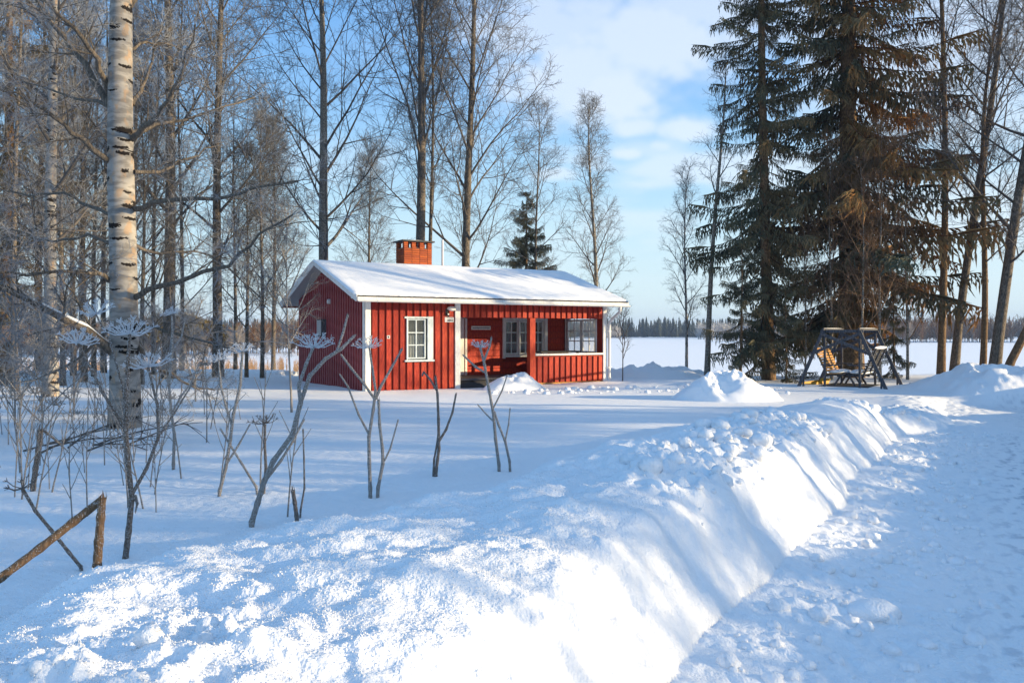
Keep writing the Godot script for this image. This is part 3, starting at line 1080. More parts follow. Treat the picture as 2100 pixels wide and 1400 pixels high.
	for c in courses:
		var y := 3.36 + c * bh
		for side in 4:
			var along := cx1 - cx0 if side < 2 else cz0 - cz1
			var off := 0.0 if c % 2 == side / 2 else 0.13
			var p := off - 0.13 if off > 0 else 0.0
			while p < along - 0.01:
				var a := maxf(p, 0.0)
				var b := minf(p + 0.26, along)
				if b - a > 0.03:
					var wdt := snappedf(b - a - 0.014, 0.01)
					var m2 := boxm(Vector3(wdt, bh - 0.012, 0.035), 0.004)
					var o := part("brick", m2, M.brick[rng.randi() % 3], ch)
					var mid := (a + b) * 0.5
					match side:
						0: o.position = Vector3(cx0 + mid, y, cz0 - 0.012)
						1: o.position = Vector3(cx0 + mid, y, cz1 + 0.012)
						2:
							o.position = Vector3(cx0 + 0.012, y, cz0 - mid)
							o.rotation.y = PI / 2
						3:
							o.position = Vector3(cx1 - 0.012, y, cz0 - mid)
							o.rotation.y = PI / 2
				p += 0.26
	var py := 3.36 + courses * bh - bh * 0.5
	for i in 4:
		for k in 2:
			for e in 3:
				part("brick", boxm(Vector3(0.13, 0.062, 0.13), 0.005), M.brick[(i + e) % 3], ch, Vector3(lerpf(cx0 + 0.066, cx1 - 0.066, i / 3.0), py + 0.034 + e * 0.068, (cz0 - 0.066) if k == 0 else (cz1 + 0.066)))
	var cap := part("chimney_cap", boxm(Vector3(1.08, 0.045, 0.78), 0.008), M.dark_metal, ch, Vector3((cx0 + cx1) * 0.5, py + 0.228, (cz0 + cz1) * 0.5))
	var cs := part("cap_snow", clod_mesh(61, 0.15), M.snow, ch, Vector3((cx0 + cx1) * 0.5, py + 0.253, (cz0 + cz1) * 0.5))
	cs.scale = Vector3(0.5, 0.028, 0.34)
	var vp := MB.new()
	vp.tube([Vector3(3.92, 3.2, -3.5), Vector3(3.92, 4.45, -3.5)], [0.035, 0.035], 10, true)
	part("vent_pipe", vp.mesh(), M.metal, h)
	# --- things fixed to the front wall
	var sign_ := thing("house_number_sign", "small white house number sign reading 4892 under the wall lamp", "sign")
	sign_.transform = h.transform * Transform3D(Basis(), Vector3(2.385, 1.855, 0.036))
	part("plate", boxm(Vector3(0.27, 0.135, 0.012), 0.003), M.white, sign_)
	var tm := TextMesh.new()
	var sf := SystemFont.new()
	sf.font_names = PackedStringArray(["Droid Sans"])
	sf.font_weight = 700
	tm.font = sf
	tm.text = "4892"
	tm.font_size = 32
	tm.pixel_size = 0.0026
	tm.depth = 0.003
	part("digits", tm, M.ink, sign_, Vector3(0.025, -0.018, 0.009))
	part("rule_line", boxm(Vector3(0.19, 0.010, 0.003)), M.wood_grey, sign_, Vector3(0.02, 0.045, 0.008))
	var lamp := thing("wall_lamp", "white floodlight with dark motion sensor on wall near the porch corner", "lamp")
	lamp.transform = h.transform * Transform3D(Basis(), Vector3(2.36, 2.10, 0.03))
	part("back_plate", boxm(Vector3(0.08, 0.20, 0.03), 0.005), M.dark_metal, lamp, Vector3(-0.05, -0.05, 0.0))
	var lh := part("lamp_head", clod_mesh(71, 0.0), M.white, lamp, Vector3(0.03, 0.05, 0.14))
	lh.scale = Vector3(0.13, 0.06, 0.10)
	lh.rotation.x = 0.35
	part("sensor", boxm(Vector3(0.06, 0.08, 0.06), 0.012), M.dark_metal, lamp, Vector3(-0.04, -0.09, 0.05))
	part("sensor_lens", boxm(Vector3(0.045, 0.035, 0.012), 0.005), M.white, lamp, Vector3(-0.04, -0.10, 0.086))
	var th := thing("thermometer", "small square white wall thermometer left of the front window", "thermometer")
	th.transform = h.transform * Transform3D(Basis(), Vector3(0.62, 1.39, 0.034))
	part("case", boxm(Vector3(0.085, 0.085, 0.02), 0.006), M.white, th)
	part("dial", boxm(Vector3(0.05, 0.05, 0.004)), M.wood_grey, th, Vector3(0, 0, 0.011))
	# --- porch furniture, dark against the boards
	var tb := thing("porch_table", "dark table standing inside the porch behind the half wall", "table")
	tb.transform = h.transform * Transform3D(Basis(), Vector3(6.5, 0.22, -0.95))
	part("table_top", boxm(Vector3(1.5, 0.04, 0.7), 0.006), M.wood_dark, tb, Vector3(0, 0.70, 0))
	for sx in [-0.65, 0.65]:
		for sz in [-0.28, 0.28]:
			part("leg", boxm(Vector3(0.06, 0.68, 0.06), 0.004), M.wood_dark, tb, Vector3(sx, 0.34, sz))


# ---------------------------------------------------------------- garden swing
func swing_bench(s: Node3D, sg: float, slat_mat: Material) -> void:
	var b := holder("bench", s)
	var z0 := -0.28
	var z1 := -1.62
	for i in 9:
		var t := i / 8.0
		var o := part("back_slat", boxm(Vector3(0.022, 0.058, z0 - z1), 0.004), slat_mat, b, Vector3(sg * (0.50 + 0.27 * t), 0.46 + 0.60 * t, (z0 + z1) * 0.5))
		o.rotation.z = -sg * 0.42
	for i in 5:
		part("seat_slat", boxm(Vector3(0.075, 0.025, z0 - z1), 0.004), slat_mat, b, Vector3(sg * (0.08 + 0.09 * i), 0.40 - 0.006 * i, (z0 + z1) * 0.5))
	for z in [z0 - 0.1, (z0 + z1) * 0.5, z1 + 0.1]:
		var mb := MB.new()
		mb.bar(Vector3(sg * 0.46, 0.30, z), Vector3(sg * 0.81, 1.10, z), 0.05, 0.04, Vector3.BACK)
		mb.bar(Vector3(sg * 0.04, 0.36, z), Vector3(sg * 0.52, 0.33, z), 0.05, 0.04, Vector3.BACK)
		mb.bar(Vector3(sg * 0.10, 0.36, z), Vector3(sg * 0.30, 0.02, z), 0.05, 0.04, Vector3.BACK)
		part("bench_frame", mb.mesh(), M.wood_grey, b)
	for z in [z0, z1]:
		part("armrest", boxm(Vector3(0.52, 0.03, 0.07), 0.005), M.wood_grey, b, Vector3(sg * 0.36, 0.63, z))
	var sn := part("seat_snow", clod_mesh(81 + int(sg), 0.12), M.snow, b, Vector3(sg * 0.27, 0.42, (z0 + z1) * 0.5))
	sn.scale = Vector3(0.27, 0.075, 0.68)
	if sg > 0:
		var bs := part("back_snow", clod_mesh(85, 0.12), M.snow, b, Vector3(0.80, 1.11, (z0 + z1) * 0.5))
		bs.scale = Vector3(0.06, 0.045, 0.68)


func build_swing() -> void:
	var fl := at(1638, 792, 23.0)
	var s := thing("garden_swing", "grey wooden garden swing with two facing slatted benches under A-frames", "garden swing", Vector3(fl.x + 0.8 * 1.15, -0.02, fl.z + 0.6 * 1.15), -0.6435)
	var g: Material = M.wood_grey
	for e in 2:
		var z := 0.0 if e == 0 else -1.9
		for sg in [-1.0, 1.0]:
			var mb := MB.new()
			mb.bar(Vector3(sg * 1.20, -0.12, z), Vector3(sg * 0.47, 1.58, z), 0.09, 0.055, Vector3.BACK)
			part("leg", mb.mesh(), g, s)
			var br := MB.new()
			br.bar(Vector3(-sg * 0.50, 1.50, z + 0.05 * (1.2 + sg * 0.45)), Vector3(sg * 0.80, 0.93, z + 0.05 * (1.2 + sg * 0.45)), 0.085, 0.04, Vector3.BACK)
			part("brace", br.mesh(), g, s)
			var foot := MB.new()
			foot.bar(Vector3(sg * 1.02, -0.1, z - 0.03), Vector3(sg * 1.02, 0.30, z - 0.03), 0.045, 0.04, Vector3.BACK)
			part("stake", foot.mesh(), g, s)
			var hg := MB.new()
			hg.bar(Vector3(sg * 0.46, -0.05, z + 0.10 * (1 if e else -1)), Vector3(sg * 0.46, 1.5, z + 0.10 * (1 if e else -1)), 0.06, 0.045, Vector3.BACK)
			part("hanger", hg.mesh(), g, s)
		part("top_beam", boxm(Vector3(1.12, 0.085, 0.05), 0.005), g, s, Vector3(0, 1.56, z - 0.06))
	for sg in [-1.0, 1.0]:
		part("side_beam", boxm(Vector3(0.05, 0.06, 2.0), 0.005), g, s, Vector3(sg * 0.47, 1.615, -0.95))
		var sb := part("beam_snow", clod_mesh(90, 0.1), M.snow, s, Vector3(sg * 0.47, 1.645, -0.95))
		sb.scale = Vector3(0.024, 0.010, 0.96)
	part("platform", boxm(Vector3(1.3, 0.05, 1.5), 0.005), M.wood_dark, s, Vector3(0, 0.03, -0.95))
	swing_bench(s, -1.0, M.wood_yellow)  # sunlit tone put into the slat colour
	swing_bench(s, 1.0, M.wood_dark)  # facing bench: shade put into its darker slat colour
	var sl := thing("sled", "yellow plastic sled half buried in snow beside the garden swing", "sled", at(1672, 790, 23.9), 0.5)
	var sm := MB.new()
	sm.box(Vector3(0, 0.03, 0), Vector3(0.75, 0.04, 0.36), Basis(), 0.012)
	sm.bar(Vector3(-0.36, 0.05, 0.17), Vector3(0.38, 0.10, 0.17), 0.09, 0.02, Vector3.BACK)
	sm.bar(Vector3(-0.36, 0.05, -0.17), Vector3(0.38, 0.10, -0.17), 0.09, 0.02, Vector3.BACK)
	sm.bar(Vector3(0.34, 0.04, 0), Vector3(0.46, 0.19, 0), 0.34, 0.025, Vector3.RIGHT)
	part("tray", sm.mesh(), M.yellow, sl)
	var bp := at(1873, 785, 23.4)
	var be := at(1972, 797, 22.0)
	var pb := thing("plank_bench", "low brown plank bench half buried in snow right of the swing", "bench", (bp + be) * 0.5)
	var c := (bp + be) * 0.5
	var pm := MB.new()
	pm.bar(bp - c + Vector3(0, -0.02, 0), be - c + Vector3(0, -0.02, 0), 0.05, 0.32, Vector3.UP.cross(be - bp).normalized())
	part("seat_plank", pm.mesh(), M.wood_brown, pb)
	for k in [0.25, 0.8]:
		var p := bp.lerp(be, k) - c
		part("leg", boxm(Vector3(0.06, 0.5, 0.06), 0.004), M.wood_brown, pb, p + Vector3(0, -0.28, 0))
	var psn := part("plank_snow", clod_mesh(95, 0.1), M.snow, pb, Vector3(0, 0.01, 0))
	psn.transform = Transform3D(Basis((be - bp).normalized(), Vector3.UP, (be - bp).normalized().cross(Vector3.UP)).scaled_local(Vector3(bp.distance_to(be) * 0.5, 0.025, 0.15)), Vector3(0, 0.01, 0))


# ---------------------------------------------------------------- bare trees
var spray: ArrayMesh          # one bundle of twigs, 1 m long along +y


func curve_limb(p: Vector3, dir: Vector3, length: float, segs: int, up: float, wig: float) -> PackedVector3Array:
	var out := PackedVector3Array([p])
	var d := dir.normalized()
	for i in segs:
		d = (d + Vector3(rng.randf_range(-wig, wig), rng.randf_range(-wig, wig) * 0.7 + up, rng.randf_range(-wig, wig))).normalized()
		p += d * (length / segs)
		out.append(p)
	return out


func taper(n: int, r0: float, r1: float) -> PackedFloat32Array:
	var r := PackedFloat32Array()
	for i in n:
		r.append(lerpf(r0, r1, pow(float(i) / (n - 1), 0.85)))
	return r


func pick(pts: PackedVector3Array, f: float) -> Array:     # point and direction at fraction f
	var k := clampf(f, 0, 0.9999) * (pts.size() - 1)
	var i := int(k)
	return [pts[i].lerp(pts[i + 1], k - i), (pts[i + 1] - pts[i]).normalized()]


func aside(dir: Vector3, angle: float, around: float) -> Vector3:
	var a := dir.cross(Vector3.UP if absf(dir.y) < 0.95 else Vector3.RIGHT).normalized()
	return dir.rotated(a.rotated(dir, around), angle)


func make_spray(sd: int, droop: float) -> ArrayMesh:
	rng.seed = sd
	var mb := MB.new()
	var main := curve_limb(Vector3.ZERO, Vector3.UP, 1.0, 3, -droop, 0.18)
	mb.tube(main, taper(4, 0.011, 0.006), 3)
	for i in 5:
		var q := pick(main, 0.15 + 0.17 * i)
		var side := curve_limb(q[0], aside(q[1], rng.randf_range(0.5, 0.95), i * 2.4), rng.randf_range(0.3, 0.6), 2, -droop, 0.22)
		mb.tube(side, taper(3, 0.008, 0.005), 3)
		for k in 1:
			var q2 := pick(side, 0.35 + 0.3 * k)
			mb.tube(curve_limb(q2[0], aside(q2[1], rng.randf_range(0.5, 0.9), rng.randf() * TAU), rng.randf_range(0.14, 0.3), 1, -droop, 0.2), taper(2, 0.006, 0.0045), 3)
	return mb.mesh()


func spray_at(p: Vector3, dir: Vector3, size: float) -> Transform3D:
	var y := dir.normalized()
	var x := y.cross(Vector3.UP if absf(y.y) < 0.95 else Vector3.RIGHT).normalized().rotated(y, rng.randf() * TAU)
	return Transform3D(Basis(x * size, y * size, x.cross(y) * size), p)


# branches growing off one limb: thinner limbs, then twigs; everything goes into mb and tw
func ramify(mb: MB, tw: Array, pts: PackedVector3Array, length: float, r: float, n2: int, n3: int, up: float, twig: float) -> void:
	for i in n2:
		var f := 0.18 + 0.8 * (i + rng.randf() * 0.7) / n2
		var q := pick(pts, f)
		var l2 := length * rng.randf_range(0.28, 0.5) * (1.15 - 0.65 * f)
		var p2 := curve_limb(q[0], aside(q[1], rng.randf_range(0.55, 0.95), i * 2.4 + rng.randf()), l2, 4, up, 0.16)
		var r2 := maxf(0.007, r * (1.0 - 0.75 * f) * 0.55)
		mb.tube(p2, taper(5, r2, 0.005), 4)
		for k in n3:
			var q3 := pick(p2, 0.2 + 0.75 * (k + rng.randf() * 0.6) / n3)
			var l3 := l2 * rng.randf_range(0.3, 0.55)
			var d3 := aside(q3[1], rng.randf_range(0.5, 0.9), k * 2.4 + rng.randf() * 2.0)
			var p3 := curve_limb(q3[0], d3, l3, 2, up, 0.2)
			mb.tube(p3, taper(3, maxf(0.006, r2 * 0.5), 0.0045), 3)
			tw.append(spray_at(p3[1], p3[2] - p3[1], twig * rng.randf_range(0.6, 1.1)))
			tw.append(spray_at(p3[2], p3[2] - p3[1], twig * rng.randf_range(0.5, 1.0)))
		tw.append(spray_at(p2[4], p2[4] - p2[3], twig * rng.randf_range(0.6, 1.1)))
	tw.append(spray_at(pts[pts.size() - 1], pts[pts.size() - 1] - pts[pts.size() - 2], twig))


# o: seed, h, r, lean (offset of the top), first (fraction of bare trunk), n1, long (longest limb), open (angle from the trunk at the bottom), close (at the top), up, n2, n3, twig, wig, fork
func grow(root: Node3D, o: Dictionary) -> void:
	rng.seed = o.seed
	var h: float = o.h
	var lean: Vector3 = o.get("lean", Vector3.ZERO)
	var tp := PackedVector3Array()
	var tr := PackedFloat32Array()
	var segs := 14
	var wx := rng.randf() * 6.0
	for i in segs + 1:
		var f := float(i) / segs
		var sway: float = o.get("sway", 0.012) * h
		tp.append(Vector3(sin(f * 5.0 + wx) * sway * f + lean.x * f, h * f - (0.25 if i == 0 else 0.0), cos(f * 4.0 + wx) * sway * f + lean.z * f))
		tr.append(o.r * (pow(1.0 - f, 0.8) * 0.93 + 0.07) * (1.25 if i == 0 else 1.0))
	var trunk := MB.new()
	trunk.tube(tp, tr, 10)
	var mb := MB.new()
	var tw := []
	var n1: int = o.n1
	for i in n1:
		var f: float = o.first + (1.0 - o.first) * pow((i + 0.3 * rng.randf()) / n1, 0.9) * 0.97
		var q := pick(tp, f)
		var rel: float = (f - o.first) / (1.0 - o.first)
		var l1: float = o.long * (0.25 + 0.75 * pow(1.0 - rel, 0.75)) * rng.randf_range(0.65, 1.1) * (smoothstep(-0.25, 0.15, rel) if o.get("round", true) else 1.0)
		var ang: float = lerpf(o.open, o.close, rel) * rng.randf_range(0.8, 1.2)
		var d1 := Vector3.UP.rotated(Vector3.RIGHT, ang).rotated(Vector3.UP, i * 2.4 + rng.randf() * 0.9)
		var p1 := curve_limb(q[0], d1, l1, 6, o.up, o.get("wig", 0.10))
		var r1: float = clampf(tr[int(f * segs)] * 0.42 * l1 / o.long + 0.008, 0.012, 0.12)
		mb.tube(p1, taper(7, r1, 0.008), 5)
		ramify(mb, tw, p1, l1, r1, o.n2, o.n3, o.up, o.twig)
	part("trunk", trunk.mesh(), o.bark, root)
	part("branches", mb.mesh(), o.get("limb", M.limb), root, Vector3.ZERO, true)
	copies("twigs", o.get("spray", spray), o.get("twigs", M.twig), tw, root)


func tree(called: String, label: String, px: float, d: float, o: Dictionary, group := "", category := "tree") -> Node3D:
	var t := thing(called, label, category, on_ground(px, d), 0.0, group)
	grow(t, o)
	return t


# ---------------------------------------------------------------- spruces
func spruce_branch(sd: int, droop: float) -> ArrayMesh:      # 1 m long along +x, needles hanging below
	rng.seed = sd
	var mb := MB.new()
	mb.use_c = true
	mb.col = Color(0.055, 0.04, 0.028)
	var main := PackedVector3Array()
	for i in 8:
		var f := i / 7.0
		main.append(Vector3(f, -droop * sin(f * 2.4) * 0.9 + 0.10 * f * f, 0.02 * sin(f * 9.0 + sd)))
	mb.tube(main, taper(8, 0.012, 0.003), 3)
	for i in 38:
		var f := 0.06 + 0.94 * pow((i + rng.randf()) / 38.0, 0.85)
		var q := pick(main, f)
		var sd_ := 1.0 if i % 2 else -1.0
		var l := 0.34 * (1.1 - 0.75 * f) * rng.randf_range(0.6, 1.2)
		var dir := Vector3(0.75, -0.35 - 0.3 * rng.randf(), sd_ * rng.randf_range(0.3, 1.0)).normalized()
		var p2 := curve_limb(q[0], dir, l, 2, -0.28, 0.12)
		needles(mb, p2[0], p2[1], 0.012)
		needles(mb, p2[1], p2[2], 0.010)
		for k in 3:                                              # hanging shoots
			var q2 := pick(p2, 0.15 + 0.36 * k)
			var d2 := Vector3(rng.randf_range(-0.1, 0.6), -1.0, rng.randf_range(-0.45, 0.45)).normalized()
			needles(mb, q2[0], q2[0] + d2 * rng.randf_range(0.03, 0.20), 0.008)
	needles(mb, main[5], main[7] + Vector3(0.05, 0.01, 0), 0.022)
	return mb.mesh()


func needles(mb: MB, a: Vector3, b: Vector3, w: float) -> void:     # one shoot: crossed lens blades, ragged with side needles
	var y := b - a
	var x := y.cross(Vector3(0.31, 0.2, 0.93)).normalized()
	var z := y.cross(x).normalized()
	var g := rng.randf()
	mb.col = Color(0.088, 0.100, 0.072).lerp(Color(0.19, 0.165, 0.10), g * g)
	for s in [x, z]:
		var m1 := a + y * 0.35
		mb.tri(a, m1 + s * w, b)
		mb.tri(a, b, m1 - s * w)
	for k in 2:
		var s := x.rotated(y.normalized(), rng.randf() * TAU)
		var m := a + y * rng.randf_range(0.1, 0.6)
		mb.tri(m, m + s * w * 1.9 + y * 0.35, m + y * 0.14)


var spruce_fans := []


func spruce(called: String, label: String, px: float, d: float, h: float, r: float, reach: float, first: float, rows: int, sd: int, bark: Material, brown := 0.0, skew := Vector3.ZERO, group := "") -> Node3D:
	var t := thing(called, label, "spruce", on_ground(px, d), 0.0, group)
	grow_spruce(t, h, r, reach, first, rows, sd, bark, brown, skew)
	return t


func grow_spruce(t: Node3D, h: float, r: float, reach: float, first: float, rows: int, sd: int, bark: Material, brown: float, skew: Vector3) -> void:
	rng.seed = sd
	var tp := PackedVector3Array()
	var tr := PackedFloat32Array()
	for i in 11:
		var f := i / 10.0
		tp.append(Vector3(sin(f * 4.0 + sd) * 0.006 * h, h * f - (0.3 if i == 0 else 0.0), cos(f * 3.0 + sd) * 0.006 * h))
		tr.append(r * (1.0 - 0.96 * f) * (1.25 if i == 0 else 1.0))
	var tm := MB.new()
	tm.tube(tp, tr, 12)
	part("trunk", tm.mesh(), bark, t)
	var sets := [[], [], []]
	var tints := [[], [], []]
	var az := 0.0
	for i in rows:
		var f := first + (1.0 - first) * pow(float(i) / rows, 0.95)
		for k in 5:
			az += 1.26 + rng.randf_range(-0.3, 0.3)
			var y := maxf(0.4, h * f + rng.randf_range(-0.75, 0.75))
			var rel := (f - first) / (1.0 - first)
			var l := reach * (pow(1.0 - rel, 0.8) * 0.93 + 0.07) * rng.randf_range(0.25, 1.18) * smoothstep(-0.14, 0.10, rel)
			var dirh := Vector3(cos(az), 0, -sin(az))
			l *= 1.0 + skew.dot(dirh)
			if rng.randf() < 0.08:
				continue
			var tilt := lerpf(-0.36, 0.12, rel) + rng.randf_range(-0.26, 0.24)
			var b := Basis(Vector3.UP, az) * Basis(Vector3.BACK, tilt) * Basis(Vector3.RIGHT, rng.randf_range(-0.3, 0.3))
			var q := pick(tp, y / h)
			var v := (i + k) % 3
			var hang := rng.randf_range(0.75, 1.25)
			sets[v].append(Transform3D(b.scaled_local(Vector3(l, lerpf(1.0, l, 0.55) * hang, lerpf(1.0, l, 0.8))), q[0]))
			var sun_warm := brown * clampf(0.55 + 0.6 * rng.randf_range(-1, 1) + 0.4 * dirh.x, 0, 1)  # brown twigs plus painted sunlight, stronger on boughs facing the sun
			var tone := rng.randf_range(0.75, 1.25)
			tints[v].append(Color(tone, tone, tone).lerp(Color(2.8, 1.55, 0.9) * tone, sun_warm))
	for v in 3:
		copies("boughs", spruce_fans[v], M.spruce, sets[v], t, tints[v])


# ---------------------------------------------------------------- the near birch, limb by limb
func near_birch() -> void:
	var base := on_ground(255, 13.0)
	var t := thing("birch_tree", "large white birch with black-marked bark and spreading limbs, nearest on the left", "birch", base)
	rng.seed = 1001
	var tp := PackedVector3Array()
	var tr := PackedFloat32Array()
	for q in [[255, 905, 78], [254, 870, 64], [256, 800, 58], [254, 720, 56], [253, 620, 54], [252, 520, 53], [248, 400, 51], [246, 280, 48], [246, 150, 45], [248, 0, 41], [252, -180, 36], [248, -420, 29], [254, -680, 20], [250, -980, 7]]:
		tp.append(at(q[0], q[1], 13.0) - base)
		tr.append(q[2] / FOCAL * 13.0 * 0.5)
	for i in tr.size() - 1:
		if i > 0:
			tr[i] *= rng.randf_range(0.97, 1.03)
	var tm := MB.new()
	tm.tube(tp, tr, 20)
	part("trunk", tm.mesh(), M.birch, t)
	var mb := MB.new()
	var tw := []
	# px, py, extra depth along the limb; first number the thickness in pixels at the trunk
	var limbs := [
		[15, [228, 222, 0], [175, 130, 0.3], [103, 45, 0.5], [74, 0, 0.6], [30, -90, 0.9]],
		[12, [222, 190, 0.1], [200, 120, -0.4], [150, 55, -0.9], [100, 8, -1.4], [50, -60, -1.8]],
		[12, [240, 340, 0], [170, 285, -0.5], [110, 240, -0.9], [60, 205, -1.3], [-20, 175, -1.9]],
		[9, [238, 220, 0.1], [180, 205, 0.8], [120, 190, 1.6], [40, 165, 2.3]],
		[10, [238, 580, 0], [200, 560, -0.3], [150, 556, -0.8], [53, 565, -1.5], [-30, 556, -2.2]],
		[8, [240, 500, 0.1], [180, 480, 0.7], [110, 495, 1.4], [20, 470, 2.2]],
		[9, [236, 440, 0.1], [190, 425, 1.0], [130, 395, 1.8], [60, 402, 2.6], [-20, 380, 3.2]],
		[20, [246, 730, 0.0], [176, 676, -0.5], [86, 631, -1.1], [0, 588, -1.7], [-120, 540, -2.4]],
		[12, [268, 285, 0], [310, 250, -0.4], [345, 205, -0.8], [375, 140, -1.1], [400, 50, -1.4]],
		[8, [275, 352, 0], [330, 352, 0.3], [385, 325, 0.7], [440, 300, 1.2]],
		[11, [275, 428, 0], [330, 412, -0.4], [440, 408, -1.1], [520, 385, -1.6], [610, 372, -2.1]],
		[8, [268, 270, 0], [350, 250, 0.4], [430, 228, 0.9], [520, 200, 1.5]],
		[12, [275, 610, 0], [320, 588, -0.3], [390, 568, -0.8], [470, 545, -1.3], [530, 480, -1.8], [600, 440, -2.3]],
		[6, [262, 100, 0], [300, 86, 0.4], [360, 95, 0.9], [430, 130, 1.5]],
		[9, [270, 215, 0.1], [290, 180, 0.4], [312, 125, 0.8], [330, 60, 1.1]],
		[7, [272, 500, 0], [330, 520, 0.6], [400, 515, 1.3], [470, 530, 2.1]],
		[7, [270, 660, 0], [340, 680, -0.4], [420, 700, -1.0], [480, 720, -1.5]],
		[7, [238, 660, 0.1], [160, 735, 0.6], [90, 770, 1.3], [20, 790, 1.9]],
		[8, [272, 700, 0.1], [330, 760, 0.5], [390, 790, 1.0], [440, 800, 1.6]],
		[9, [262, 20, 0], [310, -60, 0.4], [370, -120, 0.8], [450, -220, 1.2]],
		[9, [238, -60, 0], [190, -150, -0.5], [130, -210, -1.0], [40, -330, -1.5]],
		[9, [262, -200, 0], [320, -300, -0.5], [370, -420, -0.9]],
		[8, [245, -350, 0], [190, -450, 0.5], [150, -560, 0.9]],
		[7, [255, -500, 0], [310, -600, 0.4], [340, -720, 0.7]]]
	for l in limbs:
		var pts := PackedVector3Array()
		var length := 0.0
		for k in range(1, l.size()):
			pts.append(at(l[k][0], l[k][1], 13.0 + l[k][2]) - base)
			if k > 1:
				length += pts[k - 1].distance_to(pts[k - 2])
		var fine := PackedVector3Array()
		for k in pts.size() - 1:
			for e in 3:
				fine.append(pts[k].lerp(pts[k + 1], e / 3.0) + (Vector3(rng.randf_range(-1, 1), rng.randf_range(-1, 1), rng.randf_range(-1, 1)) * 0.035 if e > 0 else Vector3.ZERO))
		fine.append(pts[pts.size() - 1])
		var r: float = l[0] / FOCAL * 13.0 * 0.5
		mb.tube(fine, taper(fine.size(), r * 1.15, 0.011), 7)
		ramify(mb, tw, fine, length * 0.8, r * 0.8, 9, 3, -0.03, 0.42)
	part("branches", mb.mesh(), M.bark, t, Vector3.ZERO, true)
	copies("twigs", make_spray(314, 0.16), M.twig_frost, tw, t)
	# snow lying on the thick low branch
	var sn := MB.new()
	var lay := PackedVector3Array()
	for q in [[236, 716, -0.05], [176, 668, -0.5], [130, 645, -0.85], [86, 623, -1.1]]:
		lay.append(at(q[0], q[1], 13.0 + q[2]) - base)
	sn.tube(lay, PackedFloat32Array([0.02, 0.035, 0.02, 0.025]), 8, true)
	part("branch_snow", sn.mesh(), M.snow, t)


# ---------------------------------------------------------------- frosted hogweed
func hog_path(base: Vector3, d: float, px: Array) -> PackedVector3Array:
	var out := PackedVector3Array()
	for q in px:
		out.append(at(q[0], q[1], d + (q[2] if q.size() > 2 else 0.0)) - base)
	return out


func umbel(parent: Node3D, centre: Vector3, axis: Vector3, radius: float, rays: int, mat: Material, frosted := 1.0, up := 0.5) -> void:
	var mb := MB.new()
	var y := axis.normalized()
	var x := y.cross(Vector3.BACK).normalized()
	var z := x.cross(y)
	var gap := rng.randf() * TAU
	var gap_wide := rng.randf_range(0.1, 0.55)
	for i in rays:
		var w := i * 2.39996
		if absf(angle_difference(w, gap)) < gap_wide and i > 4:      # rays lost to the wind
			continue
		var f := sqrt((i + 0.5) / rays)
		var side := x * cos(w) + z * sin(w)
		var tip := centre + (side * f + y * (up * (1.25 - 0.95 * f * f) + rng.randf_range(-0.10, 0.10))) * radius * rng.randf_range(0.72, 1.12)
		var mid := centre.lerp(tip, 0.55) - y * radius * 0.10 * f + side * radius * 0.05
		mb.tube(PackedVector3Array([centre, mid, tip]), PackedFloat32Array([0.0038, 0.003, 0.0024]), 4)
		var ray_dir := (tip - mid).normalized()
		for k in 6:
			var d2 := (aside(ray_dir, rng.randf_range(0.35, 1.2), k * 0.8 + rng.randf()) + y * 0.3).normalized()
			var e := tip + d2 * radius * rng.randf_range(0.13, 0.24)
			mb.tube(PackedVector3Array([tip, e]), PackedFloat32Array([0.0022, 0.0018]), 3)
			if frosted > 0:
				mb.blob(e, Vector3.ONE * rng.randf_range(0.002, 0.0048) * frosted)
				mb.blob(tip.lerp(e, rng.randf_range(0.3, 0.8)), Vector3.ONE * rng.randf_range(0.002, 0.004) * frosted)
		if frosted > 0:
			for k in 4:
				var p := centre.lerp(mid, 0.6) if k < 1 else mid.lerp(tip, (k - 1) / 3.0)
				mb.blob(p + y * 0.004 + Vector3(rng.randf_range(-1, 1), 0, rng.randf_range(-1, 1)) * 0.004, Vector3(1, 1.3, 1) * rng.randf_range(0.0025, 0.0048) * frosted)
	part("umbel", mb.mesh(), mat, parent)


func frost_on(parent: Node3D, pts: PackedVector3Array, rad: PackedFloat32Array, amount: float) -> void:
	var mb := MB.new()
	for i in pts.size() - 1:
		var l := pts[i].distance_to(pts[i + 1])
		for k in int(l * 900 * amount):
			var f := rng.randf()
			var p := pts[i].lerp(pts[i + 1], f)
			var r := lerpf(rad[i], rad[i + 1], f)
			var w := rng.randf() * TAU
			var axis := (pts[i + 1] - pts[i]).normalized()
			var out := aside(axis, PI / 2, w)
			if out.y < -0.3 and rng.randf() < 0.7:
				continue
			var s := rng.randf_range(0.0009, 0.0026)
			mb.blob(p + out * r, Vector3(s, s * 1.3, s))
	if mb.v.size() > 0:
		part("frost", mb.mesh(), M.frost, parent, Vector3.ZERO, true)


